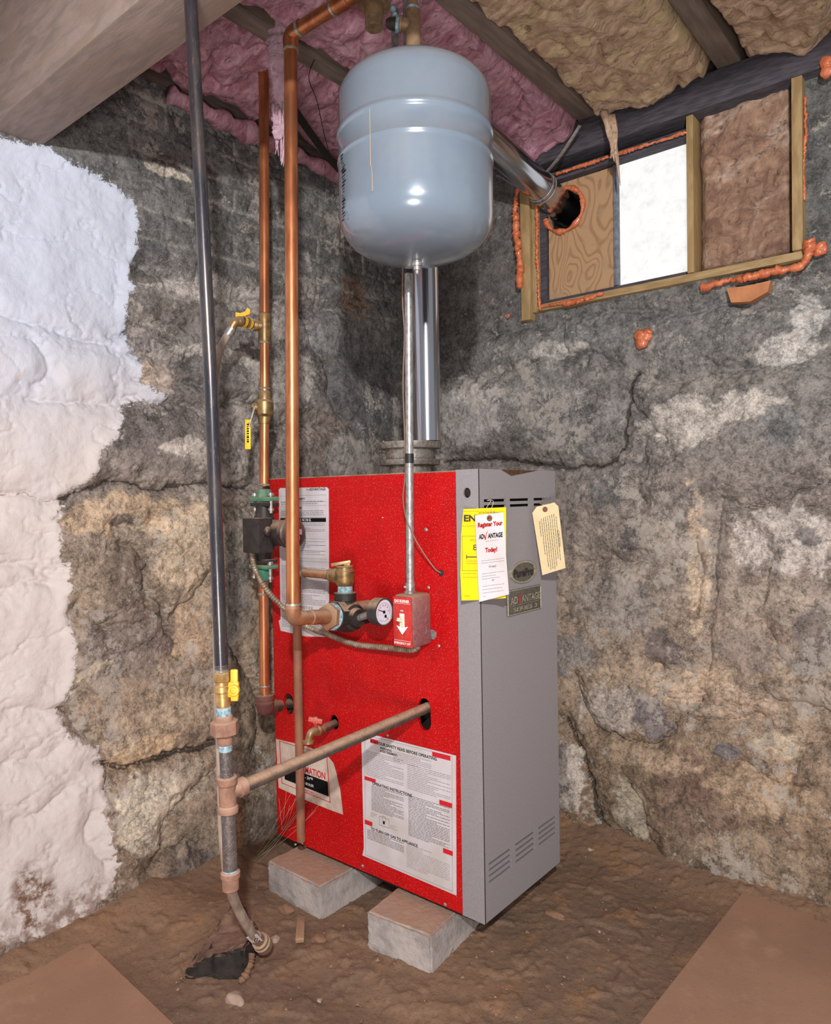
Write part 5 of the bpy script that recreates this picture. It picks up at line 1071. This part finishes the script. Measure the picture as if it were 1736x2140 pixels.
# ---------------------------------------------------------------- rear copper return pipe
DR = 1.645
def rp(y):
    xs = np.interp(y, [-20, 135, 500, 800, 1020, 1240, 1470], [550, 551, 552.5, 553, 552, 550, 553]); return at(float(xs), y, DR)
kr_ = DR*S
RT_ = thing('return_pipe', rp(1480), 'thinner copper return pipe with brass valves against the stone wall', 'pipe')
def rs(y0, y1, prof, mb=None, n=28): return seg(y0, y1, prof, mb, n, rp)
m = MB(); rs(150, 655, [(0, 10.5*kr_), (1, 10.5*kr_)], m); rs(715, 820, [(0, 10*kr_), (1, 10*kr_)], m); rs(885, 1016, [(0, 9.8*kr_), (1, 9.8*kr_)], m); rs(1215, 1455, [(0, 10*kr_), (1, 10.2*kr_)], m)
part('pipe', m, COPPER, RT_)
m = MB(); rs(60, 156, [(0, 10*kr_), (.7, 10*kr_), (.72, 12*kr_), (1, 12*kr_)], m); part('upper_coupling', m, COPPERD, RT_)
m = MB(); rs(656, 716, [(0, 12*kr_), (.05, 13*kr_), (.3, 13*kr_), (.7, 13*kr_), (.95, 13*kr_), (1, 12*kr_)], m)
t0 = rp(683); lf = (-RT*.92-FW*.35+UP*.12); lf /= np.linalg.norm(lf)
m.lathe(t0, t0+lf, [(0, 11*kr_), (14*kr_, 11*kr_), (15*kr_, 13*kr_), (22*kr_, 13*kr_)], 24)
part('hose_tee', m, BRASS, RT_)
m = MB()
for y in (716, 812, 884, 1013, 1241, 1434): rs(y-2, y+2, [(0, 11*kr_), (.5, 12*kr_), (1, 11*kr_)], m)
part('solder_ring', m, SOLDER, RT_)
m = MB(); rs(818, 838, [(0, 12*kr_), (.2, 14*kr_), (1, 14*kr_)], m); rs(836, 872, [(0, 14*kr_), (.15, 18.5*kr_), (.85, 18.5*kr_), (1, 14*kr_)], m); rs(870, 886, [(0, 14*kr_), (1, 12.5*kr_)], m)
v0 = rp(854); m.lathe(v0, v0+lf, [(0, 9*kr_), (22*kr_, 9*kr_), (23*kr_, 6*kr_), (28*kr_, 6*kr_)], 16)
bv = part('ball_valve', m, BRASS, RT_, 'brass ball valve')
q0 = at(531, 851, DR-.012); q1 = at(521, 884, DR-.02); q2 = at(518, 938, DR-.02)
part('lever', MB().tube([q0, at(528, 862, DR-.014), q1, at(519, 893, DR-.02)], 5*kr_, 10, fl=(1, .5)), BOLT, bv)
part('lever_grip', MB().obox(at(518, 908, DR-.02), (6.3*kr_, 2.6*kr_, 31*kr_), RT, FW, UP, bev=.0024), YLEV, bv, 'yellow lever grip')
m = MB()
for y_, h_ in ((887, 3), (892, 1.5), (896, 2.5), (901, 3), (906, 2.5), (911, 1.5), (914, 3), (919, 2), (923, 3)):
    m.obox(at(517.8, y_, DR-.0238), (2.2*kr_, .0002, h_*.5*kr_), RT, FW, UP)
part('printed_marks', m, INK, bv, smooth=0)
# drain cock feeding the hose
DK = thing('hose_bib', t0+lf*22*kr_, 'brass hose tap with yellow wing handle on the copper return pipe', 'tap')
h0 = t0+lf*20*kr_; h1_ = at(507, 672, DR-.035); h2_ = at(489, 676, DR-.045); h3_ = at(481, 692, DR-.045); 
part('tape', MB().lathe(h0, h1_, [(0, 11*kr_), (.004, 11.5*kr_), (.007, 10*kr_)], 20), TAPE, DK)
Ln = np.linalg.norm(h1_-h0)
part('tap_body', MB().lathe(h0, h1_, [(.005, 9*kr_), (Ln*.35, 9*kr_), (Ln*.36, 11*kr_), (Ln*.6, 11*kr_), (Ln*.62, 9*kr_), (Ln*.8, 9*kr_), (Ln*.82, 11*kr_), (Ln, 11*kr_)], 20).tube(smoothpath([h1_, (h1_+h2_)/2+UP*.002, h2_, h3_], 6), [10.5*kr_]*6+[10*kr_]*7+[9*kr_]*6, 20), BRASS, DK)
m = MB(); L0 = h0+(h1_-h0)/Ln*.004
for t in (.40, .5, .84, .95): m.lathe(h0+(h1_-h0)*t, h1_+(h1_-h0)*.2, [(0, 11.6*kr_), (.0016, 11.6*kr_)], 20)
part('polished_band', m, YHAND, DK, 'bright brass bands')
hh = (h0+h1_*2)/3; hp_ = at(508, 655, DR-.03)
m = MB().lathe(hh, hp_, [(0, 3.5*kr_), (np.linalg.norm(hp_-hh), 3*kr_)], 12)
wing = [(-15, -6), (-15, 4), (-6, 2), (4, 5), (9, 13), (15, 9), (14, 0), (6, -3), (-4, -5), (-9, -10)]
bl_ = [(hp_+RT*a*kr_+UP*(b-2)*kr_-FW*.003) for a, b in wing]; bk = [(hp_+RT*a*kr_+UP*(b-2)*kr_+FW*.003) for a, b in wing]; n_ = len(wing)
m.add(bl_+bk, [tuple(range(n_)), tuple(range(2*n_-1, n_-1, -1))]+[(i, (i+1) % n_, n_+(i+1) % n_, n_+i) for i in range(n_)])
part('wing_handle', m, YHAND, DK, 'yellow wing handle')
# clear hose from the tap down behind the gas pipe to the floor
hw_ = [h3_, at(472, 705, 1.60), at(460, 730, 1.58), at(451, 770, 1.52), at(447, 830, 1.42), at(449, 930, 1.30), at(452, 1100, 1.20), at(455, 1300, 1.16), at(457, 1440, 1.14), at(462, 1560, 1.14), at(465, 1660, 1.15), at(468, 1760, 1.17), at(480, 1850, 1.21), at(500, 1905, 1.26), at(523, 1945, 1.31), at(535, 1960, 1.34)]
HS = thing('drain_hose', at(535, 1960, 1.34), 'clear plastic drain hose trailing down behind the black pipe onto the dirt', 'hose')
part('tube', MB().tube(smoothpath(hw_, 10), [.0088]*30+[.0088]*200 if False else .0084, 18), HOSE, HS)
part('clamp', MB().lathe(h3_-(at(472, 705, 1.60)-h3_)*.5, at(472, 705, 1.60), [(0, .0105), (.018, .0105)], 18), BOLT, HS)
e0_ = at(530, 1953, 1.325); e1_ = at(561, 1985, 1.375); ed_ = (e1_-e0_)/np.linalg.norm(e1_-e0_)
part('end_fitting', MB().lathe(e0_, e1_, [(.010, .0105), (.030, .0105), (.031, .0150), (.036, .0150), (.037, .012), (.041, .012), (.042, .0165), (.056, .0165), (.057, .012)], 24), mat('brass_dull', L((160, 134, 116)), L((128, 106, 92)), .55, .5, 80, dust=.5), HS)
c_ = at(533, 1962, 1.322); ex_ = np.cross(ed_, FW); ex_ /= np.linalg.norm(ex_)
m = MB().obox(c_-ex_*.001, (.015, .010, .0006), ed_, ex_, np.cross(ed_, ex_), m=0, bev=.0002)
m.text('60', c_-FW*.0012-ed_*.002, RT*.75-UP*.66, UP*.75+RT*.66, .012, 1, d=.0006); part('paper_tag', m, [WHITEP, INK], HS, 'small white sticker', smooth=0)

# circulator pump
PU = thing('circulator_pump', rp(1180), 'black circulator pump with green flanges on the copper return pipe', 'pump')
kp = kr_
m = MB(); rs(1022, 1040, [(0, 11*kp), (.1, 15*kp), (1, 17*kp)], m, 8); c_ = rp(1043); m.obox(c_, (30*kp, 16*kp, 5*kp), (1, 0, 0), (0, 1, 0), (0, 0, 1), bev=.003)
part('upper_flange', m, GREENF, PU, 'green upper flange')
m = MB(); c_ = rp(1184); m.obox(c_, (30*kp, 16*kp, 4.5*kp), bev=.003); rs(1190, 1214, [(0, 16*kp), (.8, 13*kp), (1, 11*kp)], m, 8)
part('lower_flange', m, GREENF, PU, 'green lower flange')
m = MB(); m.obox(rp(1054), (28*kp, 15*kp, 4*kp), bev=.002).obox(rp(1172), (28*kp, 15*kp, 4*kp), bev=.002); rs(1052, 1178, [(0, 15*kp), (.2, 19*kp), (.3, 24*kp), (.7, 24*kp), (.8, 19*kp), (1, 15*kp)], m)
part('volute', m, PUMPB, PU)
m = MB()
for y in (1034, 1176):
    c_ = rp(y)+np.array([26*kp, -4*kp, 0]); m.lathe(c_, c_-np.array([0, 0, 1.]), [(-.004, .0075), (.003, .0075), (.0032, .004), (.030, .004), (.0302, .0065), (.036, .0065), (.0362, .004), (.042, .0038)], 12)
    c_ = rp(y)+np.array([-26*kp, -4*kp, 0]); m.lathe(c_, c_-np.array([0, 0, 1.]), [(-.004, .0075), (.003, .0075), (.0032, .004), (.030, .004), (.0302, .0065), (.036, .0065)], 12)
part('flange_bolt', m, BOLT, PU, 'zinc flange bolts')
mc_ = at(560, 1116, DR-.03); me_ = at(614, 1114, DR-.02); me_ = on(614, 1115, 1, 1.035); mc_ = me_+np.array([-.105, .012, .0]); ax_ = (me_-mc_)/np.linalg.norm(me_-mc_); km = depth(me_)*S
part('motor', MB().lathe(mc_, me_, [(0, 28*km), (.088, 28*km)], 40), PUMPB, PU)
part('end_cap', MB().lathe(mc_, me_, [(.086, 28*km), (.088, 32*km), (.102, 32*km), (.105, 28*km), (.106, .001)], 40), PUMPR, PU, 'dark end cap')
lc = me_+ax_*.002; gx2 = np.cross([0, 0, 1.], ax_); gx2 /= np.linalg.norm(gx2)
m = MB().obox(lc+gx2*13*km+np.array([0, 0, .003]), (.0006, .005, .006), ax_, gx2, (0, 0, 1)).obox(lc+gx2*11*km+np.array([0, 0, -.010]), (.0006, .002, .004), ax_, gx2, (0, 0, 1))
part('cap_label', m, WHITEP, PU, 'small white label')
bxn = on(540, 1116, 1, .985); xl = on(506.5, 1116, 1, .985)[0]; yfar = on(570, 1116, 0, bxn[0])[1]; ztp = on(540, 1083, 1, .985)[2]; zbt = on(540, 1157, 1, .985)[2]
part('control_box', MB().box((xl, .985, zbt), (bxn[0], yfar, ztp), bev=.002), PUMPB, PU)
part('capacitor_bump', MB().ball((bxn[0]+.002, .985+(yfar-.985)*.6, ztp-.030), .0085, seg=16, sc=(.8, 1, 1.4)), PUMPR, PU)

# iron elbow at the bottom of the return pipe
eb = rp(1478); ht = on(600, 1472, 1, PY+.03); ed2 = np.array([.12, 1., .02]); ed2 = (ht-eb)/np.linalg.norm(ht-eb)
IE = thing('iron_elbow', eb, 'dark red iron elbow under the copper return pipe', 'pipe fitting')
part('elbow_body', MB().tube(smoothpath([rp(1452), rp(1466), eb+ed2*.006, eb+ed2*.028], 6), [18*kp]*6+[19*kp]*7+[17*kp]*6, 28).lathe(rp(1452), rp(1480), [(-.002, 16*kp), (0, 20.5*kp), (.010, 20.5*kp), (.011, 18*kp)], 28), RUSTRED, IE)
part('sealant_ring', MB().lathe(rp(1449), rp(1480), [(0, 11*kp), (.001, 17*kp), (.003, 17*kp)], 28), SOLDER, IE)
part('stub_pipe', MB().lathe(eb, ht, [(.024, 17*kp), (.032, 17*kp), (.033, 12*kp), (np.linalg.norm(ht-eb)+.02, 12*kp)], 28), DUSTPIPE, IE)
# small drain tap on the red panel
b0 = on(700, 1512, 1, PY+.03); b1 = on(672, 1524, 1, 1.055); b2 = on(650, 1531, 1, 1.020); b3 = on(644, 1549, 1, 1.015)
BD = thing('drain_tap', b2, 'small dusty brass drain tap with red handle poking out of the red panel', 'tap'); kz = depth(b2)*S
part('stub_pipe', MB().lathe(b0, b1, [(0, 9.5*kz), (np.linalg.norm(b1-b0), 9*kz)], 24), DUSTPIPE, BD)
part('tap_body', MB().tube(smoothpath([b1, (b1+b2)/2, b2, b3], 6), [9.5*kz]*4+[11*kz]*2+[9*kz]*4+[8*kz]*9, 20).lathe(b3+UP*.002, b3-UP, [(0, 8*kz), (.001, 12*kz), (.006, 12*kz), (.0062, 9*kz)], 24), BRASS, BD)
hc3 = on(659, 1505, 1, 1.028); part('handle', MB().lathe((b1+b2)/2, hc3, [(0, 4*kz), (.02, 4*kz)], 10).obox(hc3, (15*kz, 4*kz, 5*kz), RT*.97-UP*.2, FW, UP*.97+RT*.2, bev=.0015).obox(hc3, (5*kz, 5*kz, 7*kz), RT, FW, UP, bev=.0015), REDH, BD, 'faded red handle')

# ---------------------------------------------------------------- ceiling wires, floor rubble
jz = 1.80
solo('grey_cable', MB().tube(smoothpath([on(612, 225, 2, jz), on(650, 280, 2, jz-.01), on(700, 345, 2, jz-.01), on(760, 400, 2, jz)], 8), .011, 12, fl=(1, .5)), BLKFIT, 'flat dark grey cable slanting under the joists left of the tank', 'cable')
solo('thin_wire', MB().tube(smoothpath([at(715, 20, 1.55), at(700, 60, 1.56), at(665, 110, 1.57), at(645, 160, 1.6), at(662, 210, 1.62), at(675, 270, 1.65), at(690, 330, 1.7)], 6), .0009, 6), INK, 'thin dark wire dangling between the copper pipe and the tank', 'wire')
def rock(px, py, r, sc, label, mt, name='rock', z=.0, seed=0, nz=.14):
    random.seed(seed+int(px)); p = on(px, py, 2, z); m = MB().ball((p[0], p[1], r*sc[2]*.45), r, seg=16, sc=sc, noise=nz); return solo(name, m, mt, label, 'rock', smooth=40)
rock(350, 1915, .045, (1.0, .55, .28), 'flat brown rock lying left of the hanging pipe end', ROCK)
rock(598, 1908, .017, (1.2, .8, .7), 'small rounded rock under the left concrete block edge', ROCK, z=.0)
rock(665, 1968, .017, (1, .8, .6), 'small brown stone right of the pale stick', ROCK)
rock(491, 2094, .016, (1.2, .8, .7), 'pale stone at the bottom left of the dirt', ROCKG, 'pale_stone')
rock(1237, 1782, .014, (1.4, .7, .5), 'small white stone on the dirt right of the boiler', mat('white_stone', L((206, 190, 178)), L((180, 164, 150)), .9, 0, 40, bump=.4), 'white_stone')
rock(1158, 1915, .020, (1.3, .6, .4), 'flat light clod on the dirt right of the boiler corner', ROCK, 'dirt_clod')
rock(575, 1968, .010, (1, 1, .8), 'little grey pebble beside the hose end', ROCKG, 'pebble')
# charred broken tile, standing dirt pile over it
A0 = [on(x, y, 2, 0) for x, y in ((388, 2037), (505, 2040), (520, 1990), (470, 1900), (440, 1890))]
tri_ = [A0[0], A0[1], on(512, 1975, 2, .02), on(480, 1895, 2, .05), on(440, 1975, 2, .03)]
m = MB(); bm = bmesh.new(); vs = []
for p_, h_ in ((on(384, 2044, 2, 0), .012), (on(446, 2050, 2, 0), .052), (on(510, 2050, 2, 0), .060), (on(540, 1996, 2, .0), .055), (on(500, 1950, 2, .0), .080), (on(440, 2000, 2, .0), .045)):
    vs += [(p_[0], p_[1], -.01), (p_[0], p_[1], h_)]
n = 6
idx = [(2*i, 2*((i+1) % n), 2*((i+1) % n)+1, 2*i+1) for i in range(n)]
m.add(vs, idx+[tuple(2*i+1 for i in range(n)), tuple(2*i for i in range(n))[::-1]])
bm = bmesh.new(); bv_ = [bm.verts.new(v) for v in m.v]; [bm.faces.new([bv_[i] for i in f]) for f in m.f]; bmesh.ops.recalc_face_normals(bm, faces=bm.faces)
bmesh.ops.bevel(bm, geom=list(bm.edges), offset=.004, segments=2, affect='EDGES'); bmesh.ops.triangulate(bm, faces=bm.faces); bmesh.ops.subdivide_edges(bm, edges=list(bm.edges), cuts=5, use_grid_fill=True)
rr = random.Random(4)
for v in bm.verts:
    if v.co.z > 0: v.co += Vector((rr.gauss(0, .0014), rr.gauss(0, .0014), rr.gauss(0, .0016)))
bm.verts.index_update(); m = MB().add([v.co for v in bm.verts], [[v.index for v in f.verts] for f in bm.faces]); bm.free()
solo('charred_rock', m, CHAR, 'black charred broken rock half covered with dirt below the pipe end', 'rock', smooth=30)
solo('gnarled_root', MB().tube(smoothpath([on(526, 1992, 2, .03), on(522, 2012, 2, .018), on(512, 2040, 2, .008), on(500, 2056, 2, .004)], 6), [.006, .0075, .006, .008, .0065, .0085, .007, .009, .007, .006, .008, .007, .009, .007, .006, .008, .007, .005, .003], 10), ROCK, 'short gnarled root curling beside the charred rock', 'root')
s_ = on(628, 1935, 2, .010); s2 = on(626, 1968, 2, .010); dv_ = (s2-s_); ln_ = np.linalg.norm(dv_); dv_ /= ln_; sd_ = np.cross(dv_, [0, 0, 1.])
solo('wood_stick', MB().obox((on(629, 1920, 2, .012)+on(626, 1966, 2, .012))/2, (np.linalg.norm(on(629, 1920, 2, .012)-on(626, 1966, 2, .012))/2, .0085, .005), dv_, sd_, (0, 0, 1), bev=.0012), STICK, 'short pale stick poking out from under the left concrete block', 'stick')
rng = np.random.RandomState(12); m = MB()
for i in range(1100):
    x = rng.uniform(-1.45, .1); y = rng.uniform(.45, 1.72)
    r = .0012+.0035*rng.rand()**3+(.004*rng.rand() if i % 14 == 0 else 0)
    bm_ = [(x+r*a, y+r*b, .004+r*.6*c_) for a, b, c_ in ((1, 0, 0), (-1, .2, 0), (0, 1, .1), (.1, -1, 0), (0, .1, 1.1), (0, 0, -1.4))]
    m.add([(p[0]+rng.randn()*r*.2, p[1]+rng.randn()*r*.2, p[2]) for p in bm_], [(0, 2, 4), (2, 1, 4), (1, 3, 4), (3, 0, 4), (2, 0, 5), (1, 2, 5), (3, 1, 5), (0, 3, 5)])
solo('dirt_crumbs', m, mat('grit', L((150, 120, 100)), L((110, 86, 70)), .95, 0, 30, c3=L((180, 156, 140))), 'tiny crumbs and grit scattered over the brown dirt', 'dirt', kind='stuff', smooth=0)
# cobwebs at the lower left corner of the red panel
m = MB(); rng = np.random.RandomState(3)
for i in range(12):
    a = on(580+rng.rand()*90, 1640+rng.rand()*60, 1, PY-.012*rng.rand()-.002); b = on(545-rng.rand()*40, 1790+rng.rand()*40, 1, PY-.03*rng.rand()) if i % 2 else on(585+rng.rand()*20, 1735, 1, PY-.004)
    mm_ = (a+b)/2-np.array([0, 0, .01]); m.tube(smoothpath([a, mm_, b], 6), .00022, 4)
solo('cobweb', m, STRING, 'thin cobweb strands stretched over the lower left corner of the red panel', 'cobweb', kind='stuff')
